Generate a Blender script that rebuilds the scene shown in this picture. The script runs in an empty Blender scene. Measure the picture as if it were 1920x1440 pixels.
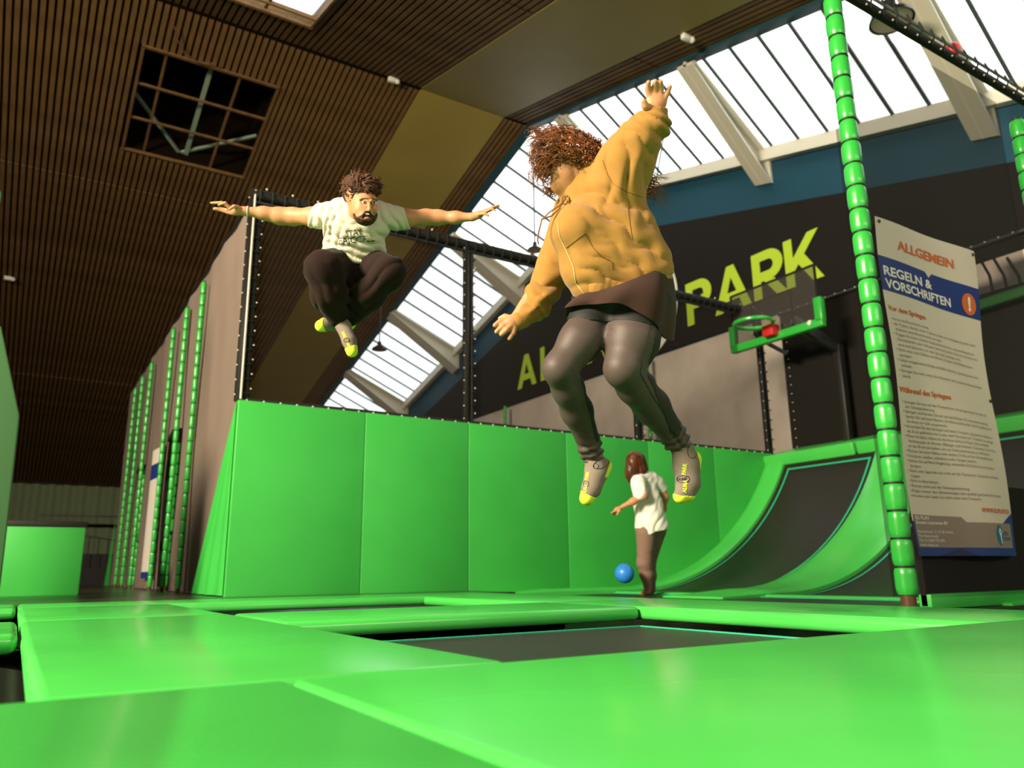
import bpy, bmesh, math, random
import numpy as np
from mathutils import Vector, Matrix, noise
from mathutils.bvhtree import BVHTree

S = bpy.context.scene
COL = S.collection
random.seed(7); np.random.seed(7)

# ------------------------------------------------------------------ camera
F_PX, YAW, PITCH, ROLL = 1452.492, math.radians(32.14112), math.radians(13.61485), math.radians(-0.68553)
CAM = Vector((0.0, 0.0, 0.2))
_f = Vector((math.sin(YAW) * math.cos(PITCH), math.cos(YAW) * math.cos(PITCH), math.sin(PITCH)))
_r0 = Vector((math.cos(YAW), -math.sin(YAW), 0.0))
_u0 = _r0.cross(_f)
CR = _r0 * math.cos(ROLL) + _u0 * math.sin(ROLL)
CU = -_r0 * math.sin(ROLL) + _u0 * math.cos(ROLL)
CF = _f
cd = bpy.data.cameras.new('camera')
cam = bpy.data.objects.new('camera', cd)
COL.objects.link(cam)
m = Matrix((CR, CU, -CF)).transposed().to_4x4()
m.translation = CAM
cam.matrix_world = m
cd.sensor_width = 36.0
cd.lens = F_PX / 1920 * 36.0
cd.clip_start = 0.02
cd.clip_end = 200
cd.dof.use_dof = True
cd.dof.focus_distance = 3.25
cd.dof.aperture_fstop = 2.4
S.camera = cam

# ------------------------------------------------------------------ world, light, exposure
w = bpy.data.worlds.new('world'); S.world = w; w.use_nodes = True
w.node_tree.nodes['Background'].inputs[0].default_value = (0.75, 0.85, 1.0, 1)
w.node_tree.nodes['Background'].inputs[1].default_value = 0.6
S.view_settings.view_transform = 'Standard'
S.view_settings.look = 'None'
S.view_settings.gamma = 1.0
S.view_settings.use_curve_mapping = False
S.view_settings.exposure = 0.56
SKY_GLASS = 1.5          # strength of the daylight in the translucent roof panes

def area(name, loc, rot, sx, sy, power, color, spread=180):
    l = bpy.data.lights.new(name, 'AREA'); l.shape = 'RECTANGLE'
    l.size = sx; l.size_y = sy; l.energy = power; l.color = color
    l.spread = math.radians(spread)
    o = bpy.data.objects.new(name, l); COL.objects.link(o)
    o.location = loc; o.rotation_euler = rot
    return o
# added area lights, assumed daylight from side and behind camera; no windows built
area('assumed_side_daylight', (-9.7, 2.2, 5.8), (0, math.radians(-70), math.radians(6)), 2.4, 4.5, 4500, (1.0, 0.84, 0.62))
area('assumed_end_daylight', (4.0, -7.7, 5.0), (math.radians(75), 0, 0), 9.0, 3.5, 760, (1.0, 0.9, 0.74))

# ------------------------------------------------------------------ helpers
def ray(px, py):
    return CR * ((px - 960) / F_PX) - CU * ((py - 720) / F_PX) + CF
def pt(px, py, z):
    return CAM + ray(px, py) * z
def at_X(px, py, X):
    d = ray(px, py); return CAM + d * ((X - CAM.x) / d.x)
def at_Y(px, py, Y):
    d = ray(px, py); return CAM + d * ((Y - CAM.y) / d.y)
def at_Z(px, py, Z):
    d = ray(px, py); return CAM + d * ((Z - CAM.z) / d.z)

MATS = {}
def lin(c):
    return tuple((x / 12.92 if x <= 0.04045 else ((x + 0.055) / 1.055) ** 2.4) for x in c)
def mat(name, col, rough=0.6, spec=0.4, metal=0.0, var=0.0, vscale=6.0, bump=0.0, bscale=40.0,
        emit=None, estr=0.0, alpha=None, trans=0.0, sheen=0.0, stretch=None, col2=None):
    if name in MATS: return MATS[name]
    M = bpy.data.materials.new(name); M.use_nodes = True
    nt = M.node_tree; b = nt.nodes['Principled BSDF']
    b.inputs['Base Color'].default_value = (*col, 1)
    b.inputs['Roughness'].default_value = rough
    b.inputs['Metallic'].default_value = metal
    b.inputs['Specular IOR Level'].default_value = spec
    if sheen: b.inputs['Sheen Weight'].default_value = sheen
    if trans: b.inputs['Transmission Weight'].default_value = trans
    if emit:
        b.inputs['Emission Color'].default_value = (*emit, 1); b.inputs['Emission Strength'].default_value = estr
    if alpha is not None: b.inputs['Alpha'].default_value = alpha
    if var or bump or col2:
        tc = nt.nodes.new('ShaderNodeTexCoord'); mp = nt.nodes.new('ShaderNodeMapping')
        nt.links.new(tc.outputs['Object'], mp.inputs['Vector'])
        if stretch: mp.inputs['Scale'].default_value = stretch
    if var or col2:
        n = nt.nodes.new('ShaderNodeTexNoise'); n.inputs['Scale'].default_value = vscale; n.inputs['Detail'].default_value = 5
        nt.links.new(mp.outputs[0], n.inputs['Vector'])
        r = nt.nodes.new('ShaderNodeValToRGB')
        lo = tuple(max(0, c * (1 - var)) for c in col); hi = tuple(min(1, c * (1 + var)) for c in col)
        if col2: lo, hi = col, col2
        r.color_ramp.elements[0].position = 0.3; r.color_ramp.elements[1].position = 0.7
        r.color_ramp.elements[0].color = (*lo, 1); r.color_ramp.elements[1].color = (*hi, 1)
        nt.links.new(n.outputs['Fac'], r.inputs[0]); nt.links.new(r.outputs[0], b.inputs['Base Color'])
    if bump:
        n2 = nt.nodes.new('ShaderNodeTexNoise'); n2.inputs['Scale'].default_value = bscale; n2.inputs['Detail'].default_value = 3
        nt.links.new(mp.outputs[0], n2.inputs['Vector'])
        bp = nt.nodes.new('ShaderNodeBump'); bp.inputs['Strength'].default_value = bump; bp.inputs['Distance'].default_value = 0.01
        nt.links.new(n2.outputs['Fac'], bp.inputs['Height']); nt.links.new(bp.outputs[0], b.inputs['Normal'])
    MATS[name] = M
    return M
def net_mat(name, col, density):
    """fine safety netting: threads far thinner than a pixel, so a share of the light passes between them"""
    M = bpy.data.materials.new(name); M.use_nodes = True; nt = M.node_tree
    nt.nodes.clear()
    o = nt.nodes.new('ShaderNodeOutputMaterial'); mx = nt.nodes.new('ShaderNodeMixShader')
    t = nt.nodes.new('ShaderNodeBsdfTransparent'); d = nt.nodes.new('ShaderNodeBsdfDiffuse')
    d.inputs['Color'].default_value = (*col, 1); mx.inputs[0].default_value = density
    nt.links.new(t.outputs[0], mx.inputs[1]); nt.links.new(d.outputs[0], mx.inputs[2]); nt.links.new(mx.outputs[0], o.inputs[0])
    MATS[name] = M
    return M

def link(name, me, parent=None, material=None, loc=None):
    o = bpy.data.objects.new(name, me); COL.objects.link(o)
    if parent is not None: o.parent = parent
    if loc is not None: o.location = loc
    if material is not None and me is not None and not me.materials: me.materials.append(material)
    return o
def empty(name, loc=(0, 0, 0), rz=0.0):
    o = bpy.data.objects.new(name, None); COL.objects.link(o); o.location = loc; o.rotation_euler = (0, 0, rz)
    o.empty_display_size = 0.1
    return o
def tag(o, label=None, cat=None, group=None, kind=None):
    if label: o['label'] = label
    if cat: o['category'] = cat
    if group: o['group'] = group
    if kind: o['kind'] = kind
    return o

class MB:
    def __init__(s): s.v = []; s.f = []; s.mi = []; s.cur = 0
    def add(s, vs, fs):
        n = len(s.v); s.v += [tuple(v) for v in vs]; s.f += [tuple(i + n for i in f) for f in fs]; s.mi += [s.cur] * len(fs)
        return s
    def box(s, x0, x1, y0, y1, z0, z1):
        return s.add([(x0, y0, z0), (x1, y0, z0), (x1, y1, z0), (x0, y1, z0), (x0, y0, z1), (x1, y0, z1), (x1, y1, z1), (x0, y1, z1)],
                     [(0, 3, 2, 1), (4, 5, 6, 7), (0, 1, 5, 4), (1, 2, 6, 5), (2, 3, 7, 6), (3, 0, 4, 7)])
    def hexa(s, p):          # 8 points ordered like box()
        return s.add(p, [(0, 3, 2, 1), (4, 5, 6, 7), (0, 1, 5, 4), (1, 2, 6, 5), (2, 3, 7, 6), (3, 0, 4, 7)])
    def bar(s, a, b, wx, wz, up=(0, 0, 1)):
        a = Vector(a); b = Vector(b); d = (b - a).normalized(); x = d.cross(Vector(up)).normalized(); z = x.cross(d)
        P = []
        for e in (a, b):
            for sx, sz in ((-1, -1), (1, -1), (1, 1), (-1, 1)): P.append(e + x * (wx / 2 * sx) + z * (wz / 2 * sz))
        return s.add(P, [(0, 1, 2, 3), (7, 6, 5, 4), (0, 4, 5, 1), (1, 5, 6, 2), (2, 6, 7, 3), (3, 7, 4, 0)])
    def tube(s, path, rad, n=10, cap=True):
        path = [Vector(p) for p in path]
        rad = rad if isinstance(rad, (list, tuple)) else [rad] * len(path)
        vs = []; fs = []; prev = None
        for i, p in enumerate(path):
            d = (path[min(i + 1, len(path) - 1)] - path[max(i - 1, 0)])
            d = d.normalized() if d.length > 1e-9 else Vector((0, 0, 1))
            if prev is None:
                a = d.cross(Vector((0.3, 0.2, 0.93))); a = a if a.length > 1e-3 else d.cross(Vector((1, 0, 0)))
            else:
                a = prev - d * prev.dot(d)
            a.normalize(); prev = a; b = d.cross(a)
            for k in range(n):
                t = 2 * math.pi * k / n
                vs.append(p + (a * math.cos(t) + b * math.sin(t)) * rad[i])
        for i in range(len(path) - 1):
            for k in range(n):
                k2 = (k + 1) % n
                fs.append((i * n + k, i * n + k2, (i + 1) * n + k2, (i + 1) * n + k))
        if cap:
            fs.append(tuple(reversed(range(n)))); e = (len(path) - 1) * n; fs.append(tuple(range(e, e + n)))
        return s.add(vs, fs)
    def lathe(s, prof, n=20, center=(0, 0, 0)):
        vs = []; fs = []; c = Vector(center)
        for r, z in prof:
            for k in range(n):
                t = 2 * math.pi * k / n; vs.append(c + Vector((r * math.cos(t), r * math.sin(t), z)))
        for i in range(len(prof) - 1):
            for k in range(n):
                k2 = (k + 1) % n; fs.append((i * n + k, i * n + k2, (i + 1) * n + k2, (i + 1) * n + k))
        return s.add(vs, fs)
    def sphere(s, c, r, n=10, m=6):
        return s.lathe([(r * math.sin(math.pi * i / m) + 1e-5, -r * math.cos(math.pi * i / m)) for i in range(m + 1)], n, c)
    def prism(s, poly, off):      # polygon of 3-D points, pushed by a vector
        n = len(poly); P = [Vector(p) for p in poly]; off = Vector(off)
        return s.add(P + [p + off for p in P], [tuple(range(n)), tuple(reversed(range(n, 2 * n)))] + [(i, i + n, (i + 1) % n + n, (i + 1) % n) for i in range(n)])
    def grid(s, fn, nu, nv):
        vs = [fn(i / nu, j / nv) for j in range(nv + 1) for i in range(nu + 1)]
        fs = [(j * (nu + 1) + i, j * (nu + 1) + i + 1, (j + 1) * (nu + 1) + i + 1, (j + 1) * (nu + 1) + i) for j in range(nv) for i in range(nu)]
        return s.add(vs, fs)
    def mesh(s, name, bevel=0.0, seg=2, smooth=True, angle=35, fix=True):
        me = bpy.data.meshes.new(name); me.from_pydata(s.v, [], s.f)
        if any(s.mi): me.polygons.foreach_set('material_index', s.mi)
        bm = bmesh.new(); bm.from_mesh(me)
        if fix: bmesh.ops.recalc_face_normals(bm, faces=bm.faces)
        if bevel: bmesh.ops.bevel(bm, geom=list(bm.edges), offset=bevel, segments=seg, profile=0.5, affect='EDGES', clamp_overlap=True)
        bm.to_mesh(me); bm.free()
        if smooth:
            me.polygons.foreach_set('use_smooth', [True] * len(me.polygons)); me.set_sharp_from_angle(angle=math.radians(angle))
        me.update()
        return me
    def build(s, name, material, parent=None, **k):
        me = s.mesh(name, **k)
        for q in (material if isinstance(material, (list, tuple)) else [material]): me.materials.append(q)
        return link(name, me, parent)
def box_obj(name, ext, material, parent=None, bevel=0.0, seg=2):
    return MB().box(*ext).build(name, material, parent, bevel=bevel, seg=seg)
def struct(o): o['kind'] = 'structure'; return o

def text_mesh(txt, size, align='LEFT', res=2, bold=0.0, shear=0.0):
    c = bpy.data.curves.new('txt', 'FONT'); c.body = txt; c.size = size; c.align_x = align; c.resolution_u = res
    c.offset = bold; c.shear = shear
    o = bpy.data.objects.new('txt', c); COL.objects.link(o)
    dg = bpy.context.evaluated_depsgraph_get(); ev = o.evaluated_get(dg); me = ev.to_mesh()
    vs = [tuple(v.co) for v in me.vertices]; fs = [tuple(p.vertices) for p in me.polygons]
    ev.to_mesh_clear(); bpy.data.objects.remove(o); bpy.data.curves.remove(c)
    return vs, fs

# ------------------------------------------------------------------ materials
GREEN = mat('green_vinyl', (0.062, 0.50, 0.078), rough=0.23, spec=0.6, var=0.06, vscale=2.0, bump=0.10, bscale=4.0)
GREEN_WALL = mat('green_vinyl_wall', (0.040, 0.41, 0.058), rough=0.48, spec=0.35, var=0.05, vscale=2.0, bump=0.10, bscale=3.0)
GREEN_FOAM = mat('green_foam_sleeve', (0.030, 0.40, 0.05), rough=0.28, spec=0.55, bump=0.25, bscale=30, stretch=(1, 1, 0.15))
DGREEN = mat('shaded_green_vinyl', (0.06, 0.16, 0.06), rough=0.55, spec=0.3)  # pad green with the shadow on the far-left wall end mixed in
TRIM = mat('turquoise_webbing', (0.02, 0.42, 0.22), rough=0.6)
BLACK = mat('black_steel', (0.012, 0.011, 0.010), rough=0.38, spec=0.5)
BLACKP = mat('black_padding', (0.014, 0.012, 0.011), rough=0.6, spec=0.3)
BED = mat('black_trampoline_bed', (0.019, 0.016, 0.013), rough=0.42, spec=0.28, bump=0.15, bscale=120)
STRAP = mat('black_strap', (0.008, 0.010, 0.008), rough=0.6)
WOOD = mat('slat_wood', (0.110, 0.058, 0.020), rough=0.65, spec=0.2, col2=(0.180, 0.100, 0.036), vscale=1.3, stretch=(6, 0.5, 6))
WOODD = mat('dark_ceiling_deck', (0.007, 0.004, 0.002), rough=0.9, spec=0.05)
YELLOW = mat('ochre_ceiling_board', (0.27, 0.20, 0.045), rough=0.55, spec=0.3, var=0.07, vscale=0.7, bump=0.05, bscale=2)
TEAL = mat('teal_paint', (0.006, 0.050, 0.085), rough=0.6, spec=0.3, var=0.08, vscale=0.5)
TEALD = mat('dark_teal_edge', (0.006, 0.045, 0.060), rough=0.5)
WHITE = mat('off_white_steel', (0.55, 0.53, 0.44), rough=0.5, spec=0.4)
BARM = mat('grey_glazing_bar', (0.05, 0.065, 0.065), rough=0.5)
CONC = mat('beige_concrete', (0.52, 0.45, 0.38), rough=0.85, spec=0.2, var=0.13, vscale=1.2, bump=0.08, bscale=9)
DARKBAN = mat('dark_brown_tarp', (0.010, 0.0085, 0.007), rough=0.7, spec=0.15, var=0.1, vscale=0.6)
LIME = mat('lime_print', (0.42, 0.60, 0.03), rough=0.6)
WHITEP = mat('white_print', (0.70, 0.69, 0.62), rough=0.6)
CORR = mat('grey_green_corrugated_steel', (0.20, 0.26, 0.13), rough=0.6)
FLOORM = mat('dark_hall_floor', (0.030, 0.026, 0.023), rough=0.28, spec=0.4, var=0.15, vscale=2)
PLASTER = mat('grey_plaster', (0.32, 0.29, 0.24), rough=0.9, var=0.08, vscale=0.4)
RED = mat('red_plastic', (0.55, 0.02, 0.02), rough=0.4)
NETF = net_mat('black_safety_net', (0.020, 0.016, 0.012), 0.36)
NETR = net_mat('grey_safety_net', (0.036, 0.034, 0.033), 0.55)
TARP = mat('brown_grey_mesh_tarp', (0.20, 0.155, 0.125), rough=0.8, spec=0.2, var=0.1, vscale=0.8, bump=0.25, bscale=1.6)
RIVET = mat('pale_rivet', (0.6, 0.58, 0.5), rough=0.4)
GLASS = mat('daylit_translucent_pane', (0.8, 0.82, 0.8), rough=0.5, emit=(0.90, 0.97, 1.0), estr=SKY_GLASS)
METALG = mat('pale_green_metal', (0.22, 0.30, 0.22), rough=0.5)

# ------------------------------------------------------------------ hall shell
YR, ZR, SL = 14.48, 11.1, math.tan(math.radians(15.2))
XL, XW, XA, XB = -10.0, 12.1, 9.8, 12.0
YN, YF = -8.0, 40.0
def roof(Y): return ZR - SL * abs(Y - YR)

struct(MB().box(XL, XW + .3, YN, YF, -0.5, -0.35).build('floor', FLOORM))
c_ = MB(); c_.box(XL - .2, XL, YN, YF, -0.5, 9); struct(c_.build('wall_left', PLASTER))
c_ = MB(); c_.box(XL, XW + .3, YN - .2, YN, -0.5, roof(YN) + .3); struct(c_.build('wall_front', PLASTER))
wb = empty('wall_back'); struct(wb)
g = MB(); n = 150
prof = []
for i in range(n):
    x = XL + (XW - XL) * i / n; k = i % 4
    prof.append((x, YF - (0.0 if k in (0, 1) else 0.07)))
for i in range(n - 1):
    a, b = prof[i], prof[i + 1]
    g.add([(a[0], a[1], -.5), (b[0], b[1], -.5), (b[0], b[1], 4.6), (a[0], a[1], 4.6)], [(0, 1, 2, 3)])
g.build('corrugated_sheet', CORR, wb, smooth=False)
MB().box(XL, XW, YF - .12, YF - .02, 2.35, 2.5).build('rail', WOODD, wb)

# ceiling: dark deck, single wooden slats hung below it, an ochre board band, two framed openings
ceil = empty('ceiling'); struct(ceil)
CA = math.cos(math.radians(15.2))
HX0, HX1 = 0.98, 3.80          # the two roof openings share these sides
HN0, HN1 = 10.3, 13.40         # near opening
HF0, HF1 = 15.62, 18.70        # far opening
def slope_quad(mb, x0, x1, y0, y1, lift):
    mb.add([(x0, y0, roof(y0) + lift), (x1, y0, roof(y0) + lift), (x1, y1, roof(y1) + lift), (x0, y1, roof(y1) + lift)], [(0, 1, 2, 3)])
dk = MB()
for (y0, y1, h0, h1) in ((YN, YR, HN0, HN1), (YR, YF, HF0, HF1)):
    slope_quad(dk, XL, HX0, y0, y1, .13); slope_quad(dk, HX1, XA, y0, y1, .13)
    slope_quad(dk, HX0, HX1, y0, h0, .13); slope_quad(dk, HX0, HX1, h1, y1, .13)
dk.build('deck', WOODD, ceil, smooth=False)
_slat = {}
def slat_mesh(segs, wd):
    key = (tuple(segs), wd)
    if key not in _slat:
        g = MB()
        for a, b in segs:
            g.hexa([(-wd / 2, a, roof(a)), (wd / 2, a, roof(a)), (wd / 2, b, roof(b)), (-wd / 2, b, roof(b)),
                    (-wd / 2, a, roof(a) + .035), (wd / 2, a, roof(a) + .035), (wd / 2, b, roof(b) + .035), (-wd / 2, b, roof(b) + .035)])
        me = g.mesh('slat', smooth=False); me.materials.append(WOOD); _slat[key] = me
    return _slat[key]
FAR_S = [(YR + .06, 19.93), (19.99, 30.05), (30.11, YF)]
FAR_H = [(YR + .06, HF0), (HF1, 19.93), (19.99, 30.05), (30.11, YF)]
NEAR_S = [(-2.0, 0.2), (0.26, 9.75), (9.80, YR - .06)]
NEAR_H = [(-2.0, 0.2), (0.26, 9.75), (9.80, HN0), (HN1, YR - .06)]
PITCHX = 0.137
xs = [6.62 - PITCHX * i for i in range(85)] + [9.05 + PITCHX * i for i in range(5)]
for x in xs:
    hole = HX0 - .02 < x < HX1 + .02
    for segs in ((FAR_H if hole else FAR_S), (NEAR_H if hole else NEAR_S)):
        link('slat', slat_mesh(segs, .088), ceil, loc=(x, 0, 0))
for (y0, y1) in ((-2.0, YR - .02), (YR + .02, 15.55), (15.56, 25.5), (25.51, YF)):
    g = MB(); g.hexa([(6.70, y0, roof(y0) - .01), (8.96, y0, roof(y0) - .01), (8.96, y1, roof(y1) - .01), (6.70, y1, roof(y1) - .01),
                      (6.70, y0, roof(y0) + .03), (8.96, y0, roof(y0) + .03), (8.96, y1, roof(y1) + .03), (6.70, y1, roof(y1) + .03)])
    g.build('ochre_board', YELLOW, ceil, smooth=False)
MB().bar((XL, YR, ZR - .01), (6.69, YR, ZR - .01), .07, .03).build('ridge_batten', WOODD, ceil)
# edge beam in dark teal
for (y0, y1) in ((-2.0, YR), (YR, YF)):
    g = MB(); g.hexa([(9.64, y0, roof(y0) - .06), (9.86, y0, roof(y0) - .06), (9.86, y1, roof(y1) - .06), (9.64, y1, roof(y1) - .06),
                      (9.64, y0, roof(y0) + .08), (9.86, y0, roof(y0) + .08), (9.86, y1, roof(y1) + .08), (9.64, y1, roof(y1) + .08)])
    g.build('edge_beam', TEALD, ceil, smooth=False)
# far opening: dark shaft, brown battens, pale metal struts ; near opening: daylit glass
def opening(name, h0, h1, glazed):
    def P(u, v, l=0.0):
        y = h0 + (h1 - h0) * v
        return Vector((HX0 + (HX1 - HX0) * u, y, roof(y) + l))
    r = empty(name); struct(r)
    d = 0.30 if glazed else 1.6
    g = MB()
    c = [(0, 0), (1, 0), (1, 1), (0, 1)]
    for i in range(4):
        a, b = c[i], c[(i + 1) % 4]
        g.add([P(*a, .0), P(*b, .0), P(*b, d), P(*a, d)], [(0, 1, 2, 3)])
    if not glazed: g.add([P(*q, d) for q in c], [(0, 1, 2, 3)])
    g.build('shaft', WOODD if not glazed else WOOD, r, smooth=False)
    if glazed:
        for i in range(3):
            a, b = i / 3 + .008, (i + 1) / 3 - .008
            MB().prism([P(a, 0, d), P(b, 0, d), P(b, 1, d), P(a, 1, d)], (0, 0, .02)).build('pane', GLASS, r, smooth=False)
    for u in ((.17, .70) if not glazed else (1 / 3, 2 / 3)):
        MB().bar(P(u, 0, .06), P(u, 1, .06), .05, .05).build('batten', WOOD, r)
    for v in ((.34, .66) if not glazed else (.88, .4)):
        MB().bar(P(0, v, .02), P(1, v, .02), .05, .05).build('batten', WOOD, r)
    for v in (0.012, .988): MB().bar(P(0, v, .0), P(1, v, .0), .07, .07).build('frame_rail', WOOD, r)
    for u in (0.01, .99): MB().bar(P(u, 0, .0), P(u, 1, .0), .06, .05).build('frame_rail', WOOD, r)
    if not glazed:
        MB().bar(P(.5, -.0, .35), P(.5, 1, .3), .09, .09).build('strut', METALG, r)
        MB().bar(P(-.02, .52, .4), P(.44, 1.0, .3), .06, .06).build('strut', METALG, r)
        MB().bar(P(.46, 1.0, .3), P(1.0, .66, .4), .06, .06).build('strut', METALG, r)
opening('window_3', HF0, HF1, False)
opening('window_4', HN0, HN1, True)

# tilted daylit glazing between the ceiling edge and the sign wall
KX = -0.542
def gz(X, Y, sgn):         # bars run square to the sloping edges
    t = X - XA
    y = Y - sgn * 0.128 * t
    return Vector((X, y, roof(Y) - 0.507 * t))
def glazing(name, sgn, y0, y1, pitch, beams):
    r = empty(name); struct(r)
    n = int(round(abs(y1 - y0) / pitch))
    ys = [y0 + (y1 - y0) * i / n for i in range(n + 1)]
    for i in range(n):
        a, b = ys[i], ys[i + 1]
        if sgn > 0 and i == 0 or sgn < 0 and i == n - 1: pass
        MB().prism([gz(XA, a, sgn), gz(XB, a, sgn), gz(XB, b, sgn), gz(XA, b, sgn)], (0, 0, .015)).build('pane', GLASS, r, smooth=False)
    for y in ys:
        MB().bar(gz(XA, y, sgn) + Vector((0, 0, -.02)), gz(XB, y, sgn) + Vector((0, 0, -.02)), .055, .06).build('glazing_bar', BARM, r, smooth=False)
    for y in beams:
        a0, a1 = gz(XA - .1, y - .2, sgn), gz(XA - .1, y + .2, sgn); e0, e1 = gz(XB + .02, y - .2, sgn), gz(XB + .02, y + .2, sgn)
        dz0, dz1 = Vector((0, 0, -.22)), Vector((0, 0, -.72))
        up = Vector((0, 0, -.03))
        bm_ = empty('roof_beam'); bm_.parent = r
        # web and flanges
        g = MB(); mid = lambda p, q: (p + q) / 2
        wv = Vector((0, .035, 0)); A = mid(a0, a1); E = mid(e0, e1)
        g.hexa([A + dz0 - wv, E + dz1 - wv, E + dz1 + wv, A + dz0 + wv, A + up - wv, E + up - wv, E + up + wv, A + up + wv])
        g.build('web', WHITE, bm_, smooth=False)
        g = MB(); t = Vector((0, 0, .05))
        g.hexa([a0 + dz0, e0 + dz1, e1 + dz1, a1 + dz0, a0 + dz0 + t, e0 + dz1 + t, e1 + dz1 + t, a1 + dz0 + t]); g.build('flange', WHITE, bm_, smooth=False)
        g = MB(); g.hexa([a0 + up - t, e0 + up - t, e1 + up - t, a1 + up - t, a0 + up, e0 + up, e1 + up, a1 + up]); g.build('flange', WHITE, bm_, smooth=False)
        g = MB(); o_ = Vector((.06, 0, 0)); g.hexa([e0 + dz1, e0 + dz1 + o_, e1 + dz1 + o_, e1 + dz1, e0 + up, e0 + up + o_, e1 + up + o_, e1 + up]); g.build('end_plate', WHITE, bm_, smooth=False)
    # lower rail
    p0, p1 = gz(XB, y0, sgn), gz(XB, y1, sgn)
    MB().bar(p0 + Vector((-.02, 0, -.12)), p1 + Vector((-.02, 0, -.12)), .16, .26).build('lower_rail', WHITE, r, smooth=False)
glazing('window_1', -1, 0.0, YR - .05, .63, (4.95, 9.15, 13.2))
glazing('window_2', +1, YR + .05, 32.0, .655, (18.9, 23.1, 27.2, 31.3))

# sign wall
wr = empty('wall_right'); struct(wr)
gp = [(XW, YN, 5.0), (XW, YN, roof(YN)), (XW, YR, ZR - .5), (XW, YF, roof(YF)), (XW, YF, 5.0)]
MB().prism(gp, (.2, 0, 0)).build('teal_gable', TEAL, wr, smooth=False)
yy = [-7.95, 0.0, 8.0, 23.0, 31.0, 39.95]
for i in range(len(yy) - 1):
    MB().box(XW - .02, XW + .18, yy[i] + .012, yy[i + 1] - .012, -.5, 5.02).build('concrete_panel', CONC, wr, bevel=.008, seg=1)
# ------------------------------------------------------------------ ALMA PARK banner on the gable
ban = empty('gable_banner', (XW - .05, YR, 5.05))
tag(ban, 'huge dark gable banner reading ALMA PARK in lime letters with white ring', 'banner')
BZ = -5.05; BY = -YR
def bp(Y, Z, off=0.0): return Vector((-off, Y + BY, Z + BZ))
MB().prism([bp(1.2, 5.05), bp(1.2, 5.12), bp(YR, 8.67), bp(27.8, 5.12), bp(27.8, 5.05)], (.03, 0, 0)).build('sheet', DARKBAN, ban, smooth=False)
LET = {
 'A': [[(0, 0), (.22, 0), (.5, .74), (.5, 1), (.40, 1)], [(.5, .74), (.78, 0), (1, 0), (.60, 1), (.5, 1)], [(.303, .22), (.697, .22), (.629, .40), (.371, .40)]],
 'L': [[(0, 0), (.24, 0), (.24, 1), (0, 1)], [(.24, 0), (.85, 0), (.85, .2), (.24, .2)]],
 'M': [[(0, 0), (.2, 0), (.2, 1), (0, 1)], [(.8, 0), (1, 0), (1, 1), (.8, 1)], [(.2, .68), (.2, 1), (.5, .48), (.5, .16)], [(.8, 1), (.8, .68), (.5, .16), (.5, .48)]],
 'K': [[(0, 0), (.24, 0), (.24, 1), (0, 1)], [(.24, .30), (.24, .58), (.70, 1), (1.0, 1)], [(.38, .429), (.56, .595), (1.04, 0), (.74, 0)]],
}
def arc_strip(cx, cy, r0, r1, ry0, ry1, a0, a1, n=12):
    out = []
    for i in range(n):
        t0, t1 = math.radians(a0 + (a1 - a0) * i / n), math.radians(a0 + (a1 - a0) * (i + 1) / n)
        out.append([(cx + r0 * math.cos(t0), cy + ry0 * math.sin(t0)), (cx + r1 * math.cos(t0), cy + ry1 * math.sin(t0)),
                    (cx + r1 * math.cos(t1), cy + ry1 * math.sin(t1)), (cx + r0 * math.cos(t1), cy + ry0 * math.sin(t1))])
    return out
_bowl = [[(.24, .80), (.5, .80), (.5, 1), (.24, 1)], [(.24, .36), (.5, .36), (.5, .56), (.24, .56)]] + arc_strip(.5, .68, .14, .42, .12, .32, -90, 90)
LET['P'] = [[(0, 0), (.24, 0), (.24, 1), (0, 1)]] + _bowl
LET['R'] = [[(0, 0), (.24, 0), (.24, 1), (0, 1)]] + _bowl + [[(.34, .36), (.64, .36), (.98, 0), (.68, 0)]]
def letter(ch, yl, w, h=0.98, z=5.43):
    g = MB()
    for q in LET[ch]:
        g.prism([bp(yl - w * u, z + h * v, .004) for u, v in q], (-.012, 0, 0))
    g.build('letter', LIME, ban, smooth=False)
for ch, yl, wd in (('A', 18.85, 1.0), ('L', 17.62, .85), ('M', 16.75, 1.0), ('A', 15.5, .95), ('P', 11.80, .82), ('A', 10.98, .98), ('R', 9.92, .82), ('K', 9.12, .80)):
    letter(ch, yl, wd)
g = MB()
for q in arc_strip(13.25, 6.35, 1.05, 1.2, 1.15, 1.32, 0, 360, 48): g.prism([bp(a, b, .004) for a, b in q], (-.012, 0, 0))
g.build('ring', WHITEP, ban, smooth=False)
g = MB()
for q in arc_strip(13.25, 6.35, .0, .62, .0, .7, 0, 360, 32): g.prism([bp(a, b, .004) for a, b in q], (-.010, 0, 0))
g.build('disc', WHITEP, ban, smooth=False)

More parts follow.
